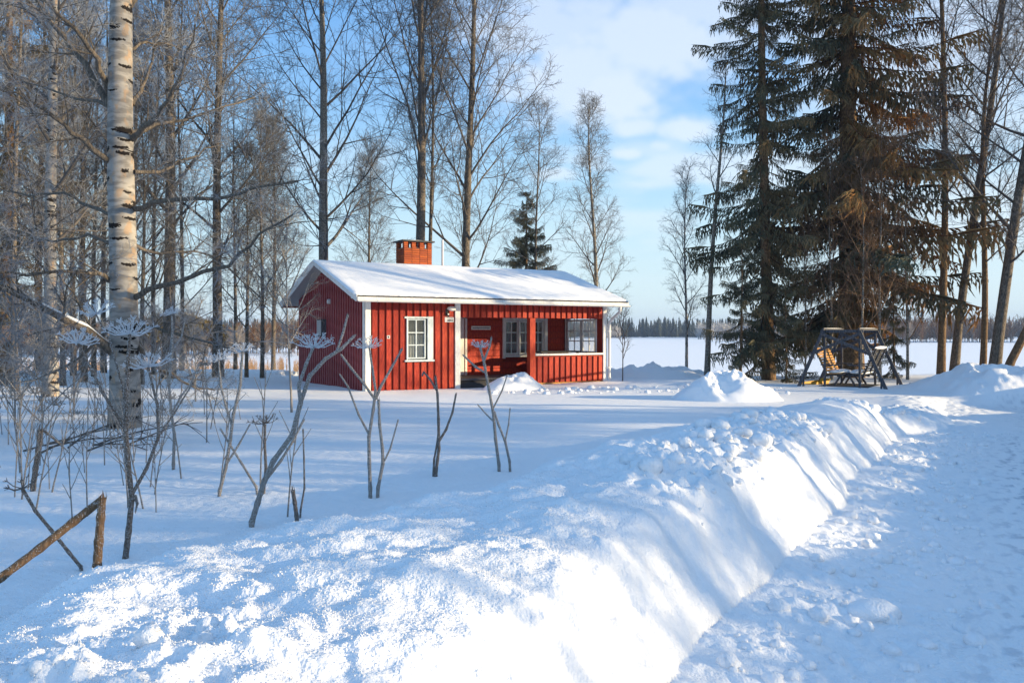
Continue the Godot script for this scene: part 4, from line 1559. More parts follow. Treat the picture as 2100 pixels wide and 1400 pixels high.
# stems: [thickness px at the bottom, at the top, [[px, py, depth offset], ...]]; heads: [px, py, depth offset, radius px, lean x, rays]
func hogweed(label: String, px: float, py: float, d: float, stems: Array, heads: Array, sd: int, mat: Material, frost := 1.0, called := "hogweed") -> void:
	rng.seed = sd
	var base := at(px, py, d)
	base.y = minf(base.y, height(base.x, base.z) + 0.0)
	var t := thing(called, label, "dead plant", base, 0.0, "dead hogweed stalks standing in the snow")
	for s in stems:
		var pts := hog_path(base, d, s[2])
		if absf(s[2][0][1] - py) < 30:                      # the foot goes down into the snow
			var w := pts[0] + base
			var down := maxf(0.05, w.y - height(w.x, w.z) + 0.06)
			pts.insert(0, pts[0] - Vector3(0.25 * (pts[1] - pts[0]).normalized().x, 1, 0) * down)
		var fine := PackedVector3Array()
		var rad := PackedFloat32Array()
		var total := pts.size() - 1
		for k in total:
			for e in 4:
				var f := (k + e / 4.0) / total
				var p := pts[k].lerp(pts[k + 1], e / 4.0)
				# soften the polyline
				if e > 0 and k > 0:
					p = p.lerp((pts[k - 1] + pts[k + 1]) * 0.25 + pts[k] * 0.5, (1.0 - e / 4.0) * 0.12)
				fine.append(p)
				rad.append(lerpf(s[0], s[1] * 0.85, f) / FOCAL * d * 0.34 * (1.22 if e == 0 and k > 0 else (1.08 if e == 2 else 1.0)))
		fine.append(pts[total])
		rad.append(s[1] / FOCAL * d * 0.34)
		var mb := MB.new()
		mb.tube(fine, rad, 9, true)
		var tip := fine[fine.size() - 1]                    # torn fibres where it broke off
		var tip_dir := (tip - fine[fine.size() - 2]).normalized()
		for k in 5:
			var side := aside(tip_dir, PI / 2, k * 1.26 + rng.randf()) * rad[rad.size() - 1]
			mb.tri(tip + side * 1.0, tip + side * 0.6 + tip_dir * rad[rad.size() - 1] * rng.randf_range(0.8, 3.0), tip + side.rotated(tip_dir, 0.8))
		part("stem", mb.mesh(), mat, t)
		if frost > 0:
			frost_on(t, fine, rad, frost)
	for q in heads:
		umbel(t, at(q[0], q[1], d + q[2]) - base, Vector3(q[4] + rng.randf_range(-0.22, 0.22), 1.0, rng.randf_range(-0.2, 0.4)), q[3] / FOCAL * d * rng.randf_range(0.78, 0.92), int(q[5] * 0.62), M.frost if q.size() < 7 else M.stem, 1.0 if q.size() < 7 else 0.35, 0.42)


func build_hogweed() -> void:
	hogweed("tallest frosted hogweed in front of the big birch, with four blue-white umbels", 258, 1132, 5.35, [
		[19, 15, [[256, 1150], [263, 1090], [270, 1020], [262, 950], [257, 880]]],
		[14, 10, [[257, 880], [258, 800, 0.03], [262, 740, 0.06], [265, 685, 0.1]]],
		[10, 8, [[257, 880], [235, 845, -0.05], [210, 805, -0.1], [185, 755, -0.15], [160, 705, -0.2]]],
		[11, 8, [[271, 1012], [300, 960, 0.05], [325, 895, 0.1], [322, 830, 0.14], [303, 752, 0.2]]],
		[8, 6, [[262, 865, 0.05], [250, 790, 0.15], [225, 700, 0.25], [196, 645, 0.3]]],
		[7, 5, [[325, 893, 0.1], [355, 850, 0.2], [395, 785, 0.3]]],
		[12, 4, [[275, 1015], [281, 1032], [277, 1050]]]],
		[[265, 685, 0.1, 66, 0.05, 40], [160, 703, -0.2, 46, -0.1, 34], [302, 752, 0.2, 62, 0.05, 38], [196, 643, 0.3, 50, -0.05, 34]], 301, M.stem, 0.6)
	hogweed("thick brown hogweed stalk snapped in two, its top end lying down to the left", 200, 1145, 4.25, [
		[27, 25, [[198, 1165], [202, 1110], [206, 1060], [209, 1022]]],
		[24, 26, [[206, 1026, 0.03], [150, 1070, 0.0], [80, 1125, -0.1], [0, 1185, -0.2], [-60, 1228, -0.3]]],
		[10, 3, [[190, 1036], [206, 1030], [218, 1018]]]],
		[], 302, M.stem_brown, 1.0, "broken_stalk")
	hogweed("thin bent hogweed with a small bare umbel at the left edge", 163, 1157, 5.1, [
		[10, 11, [[165, 1162], [140, 1132], [105, 1088], [72, 1048], [46, 1004]]]],
		[[44, 1002, 0, 50, -0.4, 16, 1]], 303, M.stem, 0.5)
	hogweed("short cut hogweed stump leaning among the stalks on the left", 70, 995, 7.7, [
		[15, 17, [[67, 1000], [72, 960], [78, 920], [82, 882]]],
		[8, 6, [[84, 880], [105, 895, 0.1], [130, 918, 0.2]]]],
		[], 304, M.stem, 0.6)
	hogweed("big frosted hogweed leaning right before the cabin gable, its umbel white", 518, 1063, 6.3, [
		[17, 16, [[516, 1070], [528, 1030], [542, 985], [560, 945], [600, 890], [616, 826]]],
		[13, 10, [[616, 826], [635, 770, 0.05], [668, 735, 0.1], [700, 715, 0.1], [725, 690, 0.15]]],
		[12, 9, [[616, 826], [612, 790, -0.05], [628, 745, -0.1], [642, 712, -0.1]]],
		[8, 7, [[690, 722, 0.1], [704, 680, 0.1], [713, 645, 0.1]]],
		[10, 7, [[540, 990], [575, 945, 0.1], [600, 905, 0.15], [622, 862, 0.2]]]],
		[[643, 711, -0.1, 46, 0.0, 36]], 305, M.stem_frost, 0.7)
	hogweed("frosted hogweed with two crossing stems and a white umbel before the corner trim", 760, 1000, 7.5, [
		[12, 9, [[759, 1002], [757, 950], [756, 895], [765, 840], [770, 800]]],
		[11, 9, [[775, 1000], [785, 950], [784, 920], [778, 870], [776, 820]]],
		[9, 7, [[770, 818], [782, 790, 0.05], [802, 755, 0.1], [824, 716, 0.1]]],
		[8, 7, [[768, 818], [745, 785, -0.05], [720, 755, -0.1], [700, 728, -0.1]]],
		[8, 6, [[770, 800], [764, 760], [757, 712]]],
		[6, 5, [[788, 945], [800, 920], [816, 862]]],
		[7, 5, [[756, 890], [735, 850], [712, 790], [697, 768]]]],
		[[757, 712, 0, 40, 0.1, 32]], 306, M.stem_frost, 0.6)
	hogweed("frosted stalk with short side twigs standing before the cabin's front window", 895, 962, 8.5, [
		[11, 7, [[894, 965], [900, 920], [899, 860], [897, 810], [893, 772]]],
		[8, 6, [[900, 905], [915, 880], [928, 845], [935, 808]]],
		[6, 6, [[895, 800], [882, 778], [868, 762], [866, 770]]],
		[7, 5, [[890, 942], [895, 915], [898, 890]]]],
		[], 307, M.stem, 0.6)
	hogweed("frosted hogweed with a small tilted umbel before the porch", 1022, 950, 8.9, [
		[10, 8, [[1023, 952], [1016, 900], [1012, 850], [1003, 800], [994, 750], [985, 712]]],
		[8, 7, [[1045, 946], [1036, 905], [1022, 870], [1014, 845]]],
		[7, 6, [[997, 765], [975, 752], [960, 738], [950, 728]]],
		[7, 6, [[992, 742], [998, 725], [1004, 710], [1008, 693]]],
		[5, 4, [[1010, 840], [1030, 800], [1040, 770]]],
		[5, 4, [[1036, 905], [1043, 870], [1046, 838]]],
		[5, 4, [[1014, 866], [998, 850], [980, 830]]]],
		[[985, 712, 0, 26, 0.25, 26]], 308, M.stem_frost, 0.6)
	hogweed("hogweed with dark bare umbel half hidden behind the leaning stalk", 540, 1000, 7.5, [
		[10, 8, [[540, 1010], [545, 960], [542, 905], [543, 870]]]],
		[[543, 868, 0, 36, 0.0, 30, 1]], 309, M.stem, 0.3)
	hogweed("slim frosted hogweed left of the leaning one, pale umbel high up", 452, 1003, 7.4, [
		[11, 8, [[450, 1006], [462, 960], [472, 900], [478, 850], [492, 790], [495, 745], [497, 722]]],
		[7, 6, [[474, 870], [462, 830], [452, 790], [448, 740]]],
		[7, 5, [[465, 950], [490, 910], [512, 870]]],
		[8, 6, [[525, 998], [495, 950], [470, 910], [452, 880]]]],
		[[497, 720, 0, 34, 0.0, 30], [448, 738, 0.1, 30, -0.1, 26]], 310, M.stem_frost, 0.5)
	hogweed("frosted hogweed with pale umbel right of the big birch trunk", 355, 950, 8.9, [
		[10, 8, [[355, 952], [357, 890], [350, 840], [346, 790]]],
		[8, 6, [[346, 790], [352, 730], [353, 690], [352, 645]]],
		[6, 5, [[350, 850], [372, 810], [392, 785], [408, 745]]],
		[5, 4, [[353, 720], [372, 690], [380, 650]]]],
		[[352, 643, 0, 26, 0.0, 30]], 311, M.stem_frost, 0.5)
	hogweed("short thick cut stump beside a thin stalk in the snow below the cabin corner", 606, 1052, 6.5, [
		[13, 13, [[608, 1058], [604, 1030], [600, 1005]]],
		[6, 5, [[616, 1046, 0.1], [624, 1000, 0.1], [623, 940, 0.1], [621, 880, 0.1]]]],
		[], 312, M.stem, 0.4, "cut_stump")


func build_undergrowth() -> void:
	# thin dead stalks on the left, frosted; one grown of each kind, then copies
	var protos := []
	for k in 4:
		rng.seed = 700 + k
		var o := Node3D.new()
		o.name = "dry_stalk"
		tag(o, "", "dead plant")
		var mb := MB.new()
		var h := rng.randf_range(0.9, 1.3)
		var p := curve_limb(Vector3(0, -0.1, 0), Vector3(rng.randf_range(-0.12, 0.12), 1, 0.03), h, 6, 0.02, 0.05)
		mb.tube(p, taper(7, 0.009, 0.004), 5)
		for i in 4 + k:
			var q := pick(p, 0.35 + 0.6 * i / (4.0 + k))
			var b := curve_limb(q[0], aside(q[1], rng.randf_range(0.4, 0.7), i * 2.4), h * rng.randf_range(0.15, 0.35), 3, 0.06, 0.08)
			mb.tube(b, taper(4, 0.005, 0.003), 4)
		part("stem", mb.mesh(), M.stem_frost, o)
		if k < 2:
			umbel(o, p[6], Vector3(0.1, 1, 0), rng.randf_range(0.06, 0.1), 14, M.stem_frost, 0.9, 0.5)
		protos.append(o)
	rng.seed = 717
	var placed := 0
	for i in 64:
		var px := rng.randf_range(-30, 640)
		var d := rng.randf_range(6.5, 15.5)
		if i < 40:
			px = rng.randf_range(-20, 330)
			d = rng.randf_range(6.2, 13.0)
		if px > 520 and d > 11:
			continue
		var x := dup(protos[i % 4], on_ground(px, d), rng.randf() * TAU, rng.randf_range(0.55, 1.15), "thin frosted dry stalk standing in the snow left of the cabin", "thin dry stalks on the left")
		x.rotation.z = rng.randf_range(-0.12, 0.12)
		placed += 1
	for o in protos:
		o.free()
	# the heap of broken branches lying beside the birch
	var heap := thing("branch_heap", "heap of dark broken branches lying on the snow left of the birch", "branches", on_ground(170, 10.5))
	rng.seed = 719
	for i in 9:
		var mb := MB.new()
		var a := Vector3(rng.randf_range(-0.8, 0.6), 0.02, rng.randf_range(-0.5, 0.5))
		var l := rng.randf_range(0.7, 1.6)
		var p := curve_limb(a, Vector3(rng.randf_range(0.5, 1.0), rng.randf_range(0.12, 0.55), rng.randf_range(-0.4, 0.4)), l, 5, -0.04, 0.12)
		mb.tube(p, taper(6, 0.014, 0.004), 5)
		for k in 5:
			var q := pick(p, 0.25 + 0.15 * k)
			mb.tube(curve_limb(q[0], aside(q[1], 0.7, k * 2.4), l * 0.3, 3, 0.0, 0.15), taper(4, 0.006, 0.003), 4)
		part("branch", mb.mesh(), M.limb, heap)
	# the young birch sapling at the right corner of the cabin and twigs along the shore
	var sap := thing("sapling", "thin bare sapling at the right corner of the cabin", "sapling", on_ground(1277, 25.5))
	grow(sap, {"seed": 731, "h": 2.4, "r": 0.02, "first": 0.25, "n1": 9, "long": 0.8, "open": 0.6, "close": 0.4, "up": 0.05, "n2": 4, "n3": 1, "twig": 0.2, "bark": M.limb})


# ---------------------------------------------------------------- woods
func build_trees() -> void:
	spray = make_spray(311, 0.05)
	var hanging := make_spray(312, 0.22)
	for k in 3:
		spruce_fans.append(spruce_branch(350 + k, 0.10 + 0.05 * k))
	near_birch()
	var up := {"first": 0.28, "n1": 26, "long": 6.5, "open": 0.75, "close": 0.35, "up": 0.045, "n2": 8, "n3": 4, "twig": 0.7, "bark": M.bark, "wig": 0.10}
	var grown := func(over: Dictionary) -> Dictionary:
		var o := up.duplicate()
		o.merge(over, true)
		return o
	# the rank behind the cabin, from the left
	var proto_a := tree("aspen_tree", "grey-brown bare tree with forked upper trunk, first to the right of the near birch", 345, 27.0, grown.call({"seed": 901, "h": 20.0, "r": 0.21, "n1": 30, "first": 0.2, "long": 5.5}), "tall bare trees left of the cabin")
	var proto_b := tree("aspen_tree", "tall straight grey bare tree between the near birch and the cabin gable", 447, 27.5, grown.call({"seed": 902, "h": 19.0, "r": 0.17, "n1": 30, "first": 0.18, "long": 5.0, "open": 0.9}), "tall bare trees left of the cabin")
	tree("aspen_tree", "tall bare tree rising behind the left half of the cabin roof", 668, 33.0, grown.call({"seed": 903, "h": 21.0, "r": 0.23, "first": 0.20, "n1": 30, "long": 7.5, "open": 0.95, "bark": M.bark_pale, "lean": Vector3(-0.4, 0, 0)}), "tall bare trees behind the cabin")
	tree("aspen_tree", "tallest bare tree, right behind the brick chimney, with steep forked limbs", 853, 32.0, grown.call({"seed": 904, "h": 23.0, "r": 0.22, "first": 0.30, "n1": 28, "long": 8.5, "open": 0.55, "close": 0.3, "lean": Vector3(0.5, 0, 0)}), "tall bare trees behind the cabin")
	tree("aspen_tree", "thin dark trunk close beside the tree behind the chimney", 882, 33.0, grown.call({"seed": 905, "h": 16.0, "r": 0.10, "first": 0.4, "n1": 16, "long": 3.0, "open": 0.5, "n2": 6}), "tall bare trees behind the cabin")
	tree("aspen_tree", "wide-crowned bare tree right of the chimney, its limbs starting low", 953, 34.0, grown.call({"seed": 906, "h": 21.5, "r": 0.20, "first": 0.17, "n1": 34, "long": 6.5, "open": 0.8, "close": 0.4, "lean": Vector3(0.3, 0, 0), "twigs": M.twig}), "tall bare trees behind the cabin")
	tree("alder_tree", "slim crooked bare tree beside the small spruce behind the roof", 1108, 36.0, grown.call({"seed": 907, "h": 12.3, "r": 0.085, "first": 0.33, "n1": 18, "long": 2.6, "open": 1.0, "close": 0.6, "up": 0.03, "n2": 6, "n3": 3, "twig": 0.45, "lean": Vector3(-0.3, 0, 0), "sway": 0.02}), "slim bare trees right of the chimney")
	tree("alder_tree", "slim pale-barked bare tree standing alone above the right end of the roof", 1222, 36.0, grown.call({"seed": 908, "h": 12.6, "r": 0.115, "first": 0.16, "n1": 26, "long": 2.5, "open": 0.9, "close": 0.45, "n2": 6, "n3": 3, "twig": 0.5, "bark": M.bark_pale, "sway": 0.02, "lean": Vector3(-0.1, 0, 0), "spray": hanging}), "slim bare trees right of the chimney")
	tree("birch_sapling", "small thin birch on the shore right of the cabin, bare against the lake", 1408, 30.0, grown.call({"seed": 909, "h": 7.6, "r": 0.06, "first": 0.22, "n1": 22, "long": 1.5, "open": 0.8, "close": 0.4, "n2": 5, "n3": 2, "twig": 0.36, "bark": M.birch, "spray": hanging, "twigs": M.twig_frost}))
	tree("alder_tree", "leaning grey trunk at the left edge of the big spruces", 1450, 27.5, grown.call({"seed": 910, "h": 11.0, "r": 0.10, "first": 0.45, "n1": 12, "long": 1.6, "open": 0.8, "n2": 5, "n3": 2, "twig": 0.4, "lean": Vector3(0.55, 0, 0), "bark": M.bark_pale}))
	# spruces on the right
	spruce("spruce_tree", "dark spruce with thin drooping boughs, left of the two by the swing", 1572, 26.5, 24.0, 0.20, 2.55, 0.05, 86, 951, M.bark_brown, 0.3, Vector3(-0.1, 0, 0), "big spruces by the swing")
	spruce("spruce_tree", "big spruce with thick brown trunk right behind the garden swing", 1752, 27.5, 29.0, 0.38, 4.6, 0.07, 114, 952, M.bark_brown, 0.8, Vector3(0.10, 0, 0), "big spruces by the swing")
	spruce("spruce_tree", "small dark spruce peeping over the cabin roof", 1078, 36.5, 8.6, 0.13, 2.7, 0.04, 56, 953, M.bark_brown, 0.0)
	var young := spruce("young_spruce", "young spruce with drooping boughs between the leaning trunk and the spruces", 1520, 25.5, 5.2, 0.05, 1.4, 0.05, 16, 954, M.bark_brown, 0.1)
	dup(young, on_ground(1612, 25.0), 2.0, 0.62, "small thin young spruce left of the garden swing", "")
	dup(young, on_ground(1835, 26.5), 4.0, 0.85, "young spruce behind the right bench of the swing", "")
	var edge := spruce("spruce_tree", "dark spruce with reddish trunk at the left edge of the picture", 12, 24.0, 18.0, 0.2, 2.6, 0.12, 44, 955, M.bark_brown, 0.5, Vector3.ZERO)
	dup(edge, on_ground(-120, 27.0), 1.2, 1.05, "dark spruce at the very left edge, half outside the picture", "")
	# bare trunks on the far right
	tree("alder_tree", "straight brown trunk right of the swing, before the big spruce's boughs", 1930, 26.0, grown.call({"seed": 911, "h": 19.0, "r": 0.12, "first": 0.30, "n1": 18, "long": 4.0, "open": 0.9, "n2": 6, "n3": 3, "twig": 0.55, "bark": M.bark_brown, "twigs": M.twig_brown, "lean": Vector3(0.3, 0, 0)}), "bare trunks at the right edge")
	var proto_c := tree("alder_tree", "right-leaning grey-brown tree with forked foot, second trunk right of the swing", 1955, 26.5, grown.call({"seed": 912, "h": 20.0, "r": 0.135, "first": 0.22, "n1": 30, "long": 4.5, "open": 0.9, "n2": 8, "n3": 3, "twig": 0.55, "lean": Vector3(2.1, 0, 0.3), "bark": M.bark, "sway": 0.02}), "bare trunks at the right edge")
	tree("alder_tree", "thin crooked trunk with its right side sunlit, third right of the swing", 2015, 25.5, grown.call({"seed": 913, "h": 14.0, "r": 0.10, "first": 0.25, "n1": 24, "long": 2.6, "open": 0.9, "n2": 6, "n3": 3, "twig": 0.45, "lean": Vector3(0.6, 0, 0), "sway": 0.03, "bark": M.bark_brown}), "bare trunks at the right edge")
	tree("alder_tree", "thick right-leaning trunk at the right edge, crown full of fine twigs", 2036, 25.0, grown.call({"seed": 914, "h": 19.0, "r": 0.165, "first": 0.18, "n1": 40, "long": 4.5, "open": 1.1, "n2": 8, "n3": 4, "twig": 0.5, "lean": Vector3(2.6, 0, 0.4), "bark": M.bark}), "bare trunks at the right edge")
	tree("alder_tree", "low strongly leaning trunk bending out of the right edge", 2052, 24.5, grown.call({"seed": 915, "h": 9.0, "r": 0.13, "first": 0.3, "n1": 16, "long": 2.6, "open": 1.0, "n2": 6, "n3": 3, "twig": 0.45, "lean": Vector3(4.6, 0, 0.3), "bark": M.bark_brown}), "bare trunks at the right edge")
	# twiggy brown saplings in front of the spruces
	var bush := tree("sapling", "bare brown sapling full of fine twigs, just left of the big spruce trunk", 1706, 26.0, grown.call({"seed": 916, "h": 7.5, "r": 0.045, "first": 0.15, "n1": 18, "long": 2.2, "open": 0.6, "close": 0.4, "n2": 5, "n3": 2, "twig": 0.42, "twigs": M.twig_brown, "bark": M.bark_pale, "limb": M.twig_brown}), "brown saplings before the spruces", "sapling")
	dup(bush, on_ground(1806, 25.2), 2.1, 1.05, "bare sapling with pale sunlit stem above the swing's right bench", "brown saplings before the spruces")
	dup(bush, on_ground(1768, 24.8), 4.0, 0.9, "bare brown sapling right in front of the big spruce trunk", "brown saplings before the spruces")
	dup(bush, on_ground(1652, 26.5), 5.2, 0.75, "low bare sapling left of the swing's front leg", "brown saplings before the spruces")
	dup(bush, on_ground(1862, 26.0), 0.7, 1.0, "bare brown sapling behind the right legs of the swing", "brown saplings before the spruces")
	# the second birch and the thicket on the left
	var birch2 := tree("birch_tree", "slender white birch left of the near one, its trunk partly sunlit", 104, 19.5, grown.call({"seed": 917, "h": 17.0, "r": 0.16, "first": 0.16, "n1": 26, "long": 3.6, "open": 1.0, "close": 0.5, "n2": 8, "n3": 4, "twig": 0.5, "bark": M.birch, "spray": hanging, "twigs": M.twig_frost}))
	birch2.set_meta("category", "birch")
	var thin := tree("thicket_tree", "thin dark bare tree standing alone before the gap left of the cabin gable", 537, 26.5, grown.call({"seed": 918, "h": 8.5, "r": 0.07, "first": 0.2, "n1": 22, "long": 2.4, "open": 0.9, "close": 0.5, "n2": 7, "n3": 3, "twig": 0.45}), "thin trees in the thicket on the left")
	var thin2 := tree("thicket_tree", "thin dark bare tree right of the slender white birch, twigs frosted", 172, 25.0, grown.call({"seed": 919, "h": 13.0, "r": 0.09, "first": 0.12, "n1": 19, "long": 2.8, "open": 1.0, "close": 0.4, "n2": 6, "n3": 2, "twig": 0.42, "twigs": M.twig_frost}), "thin trees in the thicket on the left")
	tree("sapling", "slim frost-covered sapling before the back corner of the gable wall", 598, 15.5, grown.call({"seed": 933, "h": 3.9, "r": 0.022, "first": 0.25, "n1": 16, "long": 1.1, "open": 0.7, "close": 0.4, "n2": 5, "n3": 2, "twig": 0.26, "bark": M.stem_frost, "limb": M.stem_frost, "twigs": M.stem_frost, "spray": hanging, "lean": Vector3(-0.15, 0, 0)}), "", "sapling")
	var frosted := thing("frosted_bush", "low frost-white bush at the left edge under the dark spruce", "bush", on_ground(30, 13.5), 0.0, "frosted bushes on the left")
	grow(frosted, {"seed": 934, "h": 2.0, "r": 0.016, "first": 0.08, "n1": 13, "long": 1.2, "open": 0.9, "close": 0.5, "up": 0.02, "n2": 4, "n3": 2, "twig": 0.28, "bark": M.stem_frost, "limb": M.stem_frost, "twigs": M.twig_frost, "spray": hanging})
	for q in [[150, 15.0, 1.1, "low frosted bush between the two white birches"], [320, 15.5, 0.9, "low frosted bush just right of the near birch"], [-30, 11.5, 1.0, "frosted bush cut by the left edge of the picture"], [400, 18.0, 1.0, "low frosted bush before the forked grey tree"], [85, 11.0, 0.8, "small frosted bush left of the tallest hogweed"]]:
		dup(frosted, on_ground(q[0], q[1]), q[0] * 0.7, q[2], q[3], "frosted bushes on the left")
	rng.seed = 929
	var spots := [
		[505, 27.0, 0, 0.9, "thin bare tree right of the tall straight grey tree, left of the cabin gable"],
		[150, 29.0, 1, 1.1, "thin bare tree between the two white birches on the left"],
		[192, 27.5, 1, 0.9, "thin bare tree just left of the near birch trunk"],
		[212, 31.0, 1, 1.15, "thin bare tree mostly hidden behind the near birch trunk"],
		[315, 30.0, 1, 1.0, "thin bare tree between the near birch and the forked grey tree"],
		[372, 33.0, 1, 1.05, "thin bare tree just right of the forked grey tree"],
		[30, 21.0, 1, 0.95, "bare tree with frosted twigs at the left edge before the dark spruce"],
		[-40, 19.5, 1, 0.9, "bare tree at the very left edge, partly outside the picture"],
		[128, 23.0, 0, 1.1, "short thin tree just right of the slender white birch"],
		[290, 24.0, 0, 1.0, "short thin tree just right of the near birch trunk"],
		[482, 34.0, 1, 0.9, "farther thin tree behind the tall straight grey tree"],
		[-70, 26.0, 1, 1.1, "bare tree just beyond the left edge of the picture"]]
	for q in spots:
		dup(thin if q[2] == 0 else thin2, on_ground(q[0], q[1]), rng.randf() * TAU, q[3], q[4], "thin trees in the thicket on the left")
	for q in [[80, 34.0, 0.8], [270, 38.0, 0.85], [-60, 32.0, 0.9], [170, 40.0, 0.9]]:
		dup(proto_a, on_ground(q[0], q[1]), rng.randf() * TAU, q[2], "tall bare tree at the back of the left thicket", "tall bare trees at the back of the left thicket")
	for q in [[760, 40.0, 0.62], [560, 42.0, 0.7]]:
		dup(proto_b, on_ground(q[0], q[1]), rng.randf() * TAU, q[2], "bare tree far off %s" % ("behind the middle of the roof, left of the chimney" if q[0] > 700 else "behind the roof's left end"), "farther bare trees behind the roof")
	# trees beyond the right edge of the picture, between the yard and the low sun: they stripe the yard with shade
	var shrub := thing("shrub", "unseen bare shrub added beyond the right edge of the picture to thin the sunlight", "shrub", Vector3(16.5, 0.4, -7.6), 0.0, "unseen shrubs added right of the road to thin the sunlight")  # unseen shrubs, added to filter the sun falling on the bank
	grow(shrub, {"seed": 941, "h": 6.2, "r": 0.05, "first": 0.06, "n1": 34, "long": 2.3, "open": 0.7, "close": 0.4, "up": 0.05, "n2": 8, "n3": 3, "twig": 0.5, "bark": M.bark})
	rng.seed = 942
	for i in 3:
		var z := -1.9 - i * 3.6
		var x := 16.2 + rng.randf_range(-0.8, 1.2)
		dup(shrub, Vector3(x, height(x, z), z), i * 1.3, rng.randf_range(0.8, 1.1), "unseen bare shrub added beyond the right edge of the picture to thin the sunlight", "unseen shrubs added right of the road to thin the sunlight")
	for q in SHADERS:
		var src: Node3D = [proto_a, proto_b, edge, proto_c, thin2, bush][q[0]]
		var s := dup(src, Vector3(q[1], height(q[1], q[2]), q[2]), q[1] * 1.7, q[3], "unseen tree beyond the right edge of the picture, shading yard and bank", "trees to the right of the road")


const SHADERS := [
	[2, 24.0, -11.5, 0.9], [0, 30.0, -17.2, 0.9], [1, 21.0, -13.5, 0.8], [2, 33.0, -8.5, 1.0], [4, 18.5, -9.5, 0.9], [0, 24.0, -6.5, 0.8], [1, 30.0, -4.0, 0.9], [4, 15.5, -5.0, 0.8], [1, 20.0, -2.5, 0.8], [0, 28.0, -1.0, 0.9], [4, 13.0, -2.6, 0.75],
	[5, 19.0, -0.9, 1.1], [5, 21.0, -2.2, 1.1], [5, 18.0, -2.9, 1.0], [4, 25.0, -0.4, 0.8], [5, 13.4, 0.4, 0.85], [5, 15.2, -0.6, 0.9], [5, 14.4, 1.7, 0.8], [5, 17.2, 1.0, 1.0], [4, 21.0, -4.5, 0.8], [4, 16.5, -7.2, 0.7], [4, 34.0, -17.2, 0.9]]  # mostly unseen saplings, added to soften the sun on the near bank


# ---------------------------------------------------------------- far shores
func conifer_mesh(sd: int) -> ArrayMesh:     # 1 m high
	rng.seed = sd
	var mb := MB.new()
	for i in 9:
		var y := 0.08 + i * 0.1
		var r := 0.21 * (1.0 - i / 9.5) * rng.randf_range(0.8, 1.2)
		for k in 7:
			var w := k * TAU / 7 + i * 0.7 + rng.randf() * 0.4
			var rr := r * rng.randf_range(0.6, 1.2)
			var tip := Vector3(cos(w) * rr, y - 0.05 * rng.randf(), sin(w) * rr)
			var w1 := w - 0.6
			var w2 := w + 0.6
			mb.tri(Vector3(0, y + 0.13, 0), tip.lerp(Vector3(cos(w1) * rr, y, sin(w1) * rr), 0.6), tip.lerp(Vector3(cos(w2) * rr, y - 0.03, sin(w2) * rr), 0.6))
	return mb.mesh()


func brush_mesh(sd: int, wide: float) -> ArrayMesh:    # a far bare tree, 1 m high: many steep twigs
	rng.seed = sd
	var mb := MB.new()
	mb.tube(curve_limb(Vector3.ZERO, Vector3.UP, 0.8, 3, 0, 0.05), taper(4, 0.012, 0.004), 3)
	for i in 60:
		var y := 0.12 + 0.6 * rng.randf()
		var p := curve_limb(Vector3(0, y, 0), aside(Vector3.UP, rng.randf_range(0.25, 1.0) * wide, rng.randf() * TAU), rng.randf_range(0.18, 0.4), 2, 0.08, 0.2)
		mb.tube(p, taper(3, 0.006, 0.0035), 3)
	return mb.mesh()


func far_wood(called: String, mesh_: ArrayMesh, mat: Material, n: int, x0: float, x1: float, z0: float, z1: float, h0: float, h1: float, sd: int, wide := 1.0) -> void:
	rng.seed = sd
	var t := []
	for i in n:
		var f := rng.randf()
		var z := lerpf(z0, z1, rng.randf())
		var hh := rng.randf_range(h0, h1)
		t.append(Transform3D(Basis(Vector3.UP, rng.randf() * TAU).scaled(Vector3(hh * wide, hh, hh * wide)), Vector3(lerpf(x0, x1, f), -1.3, z)))
	copies(called, mesh_, mat, t)


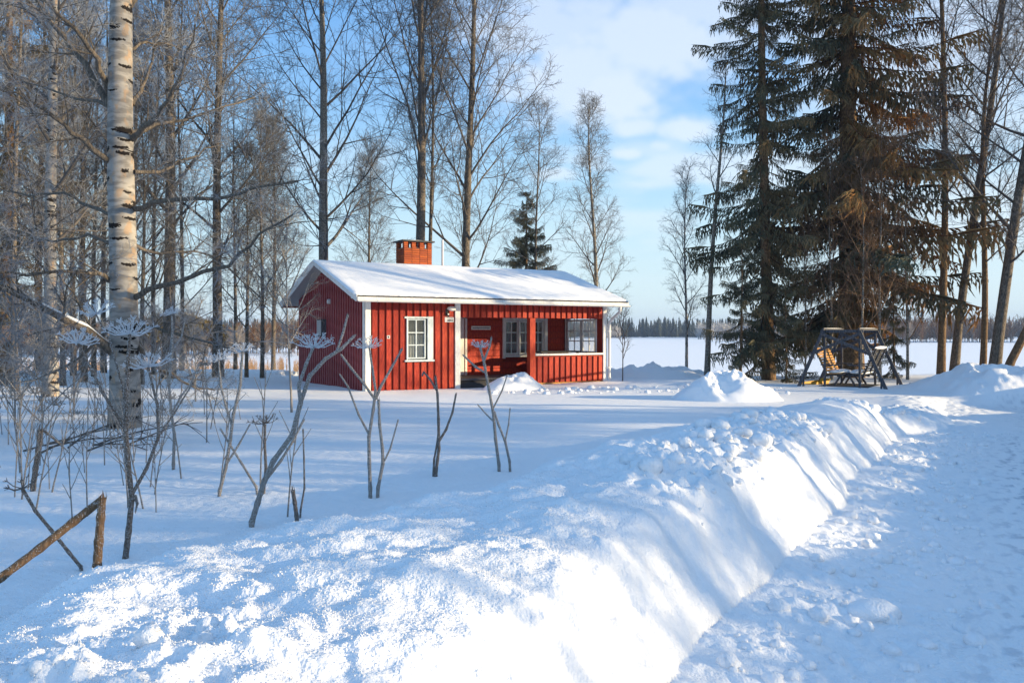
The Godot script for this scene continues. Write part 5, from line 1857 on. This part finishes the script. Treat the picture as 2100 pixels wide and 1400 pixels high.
func build_far() -> void:
	var dark := flat(0.032, 0.042, 0.030, 0.9)
	var brown := flat(0.15, 0.085, 0.05, 0.9)
	var grey := flat(0.26, 0.23, 0.21, 0.9)
	var pale := flat(0.48, 0.46, 0.45, 0.9)
	var con := conifer_mesh(811)
	var con2 := conifer_mesh(812)
	var bru := brush_mesh(813, 1.0)
	far_wood("far_forest", con, dark, 1500, -20, 420, -430, -520, 6.5, 12.0, 821)
	far_wood("far_forest", con2, dark, 1500, -520, -20, -400, -540, 7.0, 12.0, 822)
	far_wood("far_forest", con2, dark, 1200, 400, 900, -420, -560, 7.0, 13.0, 823)
	far_wood("far_bushes", bru, pale, 60, 78, 104, -335, -350, 4.5, 8.5, 824, 1.4)
	far_wood("far_bushes", bru, pale, 24, 44, 54, -395, -405, 4.0, 8.0, 825, 0.9)
	far_wood("shore_thicket", bru, brown, 420, 95, 260, -225, -262, 4.0, 9.0, 826, 1.1)
	far_wood("shore_thicket", bru, grey, 220, 70, 260, -228, -250, 3.0, 7.5, 827, 1.2)
	far_wood("shore_conifers", con, dark, 40, 105, 290, -262, -285, 7.0, 11.5, 828)
	far_wood("shore_thicket", bru, brown, 420, -110, -24, -98, -120, 2.2, 5.4, 829, 1.2)
	far_wood("shore_thicket", bru, grey, 260, -110, -30, -92, -112, 1.6, 4.2, 830, 1.3)
	far_wood("shore_reeds", bru, flat(0.42, 0.26, 0.14, 0.9), 900, -48, -9, -46, -60, 0.5, 1.3, 831, 0.5)
	# two rounded pines on the left shore
	rng.seed = 840
	for q in [[355, 92.0, 5.2, "low pine with rounded amber crown on the far left shore, behind the bare trees"], [420, 98.0, 4.2, "smaller rounded pine right of the amber one on the left shore"]]:
		var p := thing("pine_tree", q[3], "pine", at(q[0], 715, q[1]), 0.0)
		p.position.y = -1.3
		var tm := MB.new()
		tm.tube(PackedVector3Array([Vector3(0, -0.2, 0), Vector3(0.1, q[2] * 0.5, 0), Vector3(0, q[2] * 0.95, 0)]), PackedFloat32Array([0.2, 0.15, 0.05]), 6)
		part("trunk", tm.mesh(), M.bark_brown, p)
		var tf := []
		for i in 420:
			var dir := Vector3(rng.randf_range(-1, 1), rng.randf_range(-0.5, 1), rng.randf_range(-1, 1)).normalized()
			var rr := rng.randf_range(0.55, 1.0)
			var pos := Vector3(dir.x * q[2] * 0.62 * rr, q[2] * 0.62 + dir.y * q[2] * 0.36 * rr, dir.z * q[2] * 0.62 * rr)
			tf.append(spray_at(pos, dir + Vector3.UP * 0.4, 0.75))
		copies("crown", spruce_tuft(), flat(0.13, 0.10, 0.035, 0.9), tf, p)


func spruce_tuft() -> ArrayMesh:
	var mb := MB.new()
	rng.seed = 845
	for i in 16:
		var d := aside(Vector3.UP, rng.randf_range(0.2, 1.1), rng.randf() * TAU)
		var s := d.cross(Vector3.BACK).normalized() * 0.07
		mb.tri(Vector3.ZERO - s, d * rng.randf_range(0.5, 0.9), s)
	return mb.mesh()


func _ready() -> void:
	n_big.seed = 1
	n_big.frequency = 0.16
	n_mid.seed = 2
	n_mid.frequency = 0.55
	n_lump.seed = 3
	n_lump.frequency = 4.6
	n_lump.fractal_octaves = 3
	n_fine.seed = 4
	n_fine.frequency = 9.0
	n_fine.fractal_octaves = 3
	n_flute.seed = 5
	n_flute.frequency = 1.1
	n_flute.fractal_octaves = 3
	n_track.seed = 6
	n_track.frequency = 1.6
	n_track.fractal_octaves = 4
	camera_and_light()
	make_materials()
	build_ground()
	build_far()
	build_trees()
	build_house()
	build_swing()
	snow_pile("snow heap shovelled up before the porch post", on_ground(1055, 22.2), 1.05, 0.6, 0.38, 60, 0.5)
	snow_pile("tall snow mound with a rounded top on the yard right of the cabin", on_ground(1490, 18.6), 1.35, 0.9, 0.60, 64)
	snow_pile("long low drift of snow behind the cabin's right corner", on_ground(1335, 28.5), 2.9, 0.9, 0.42, 67)
	snow_pile("small snow lump at the foot of the tall mound", on_ground(1568, 19.0), 0.42, 0.3, 0.28, 69)
	build_hogweed()
	build_undergrowth()
	build_clods()
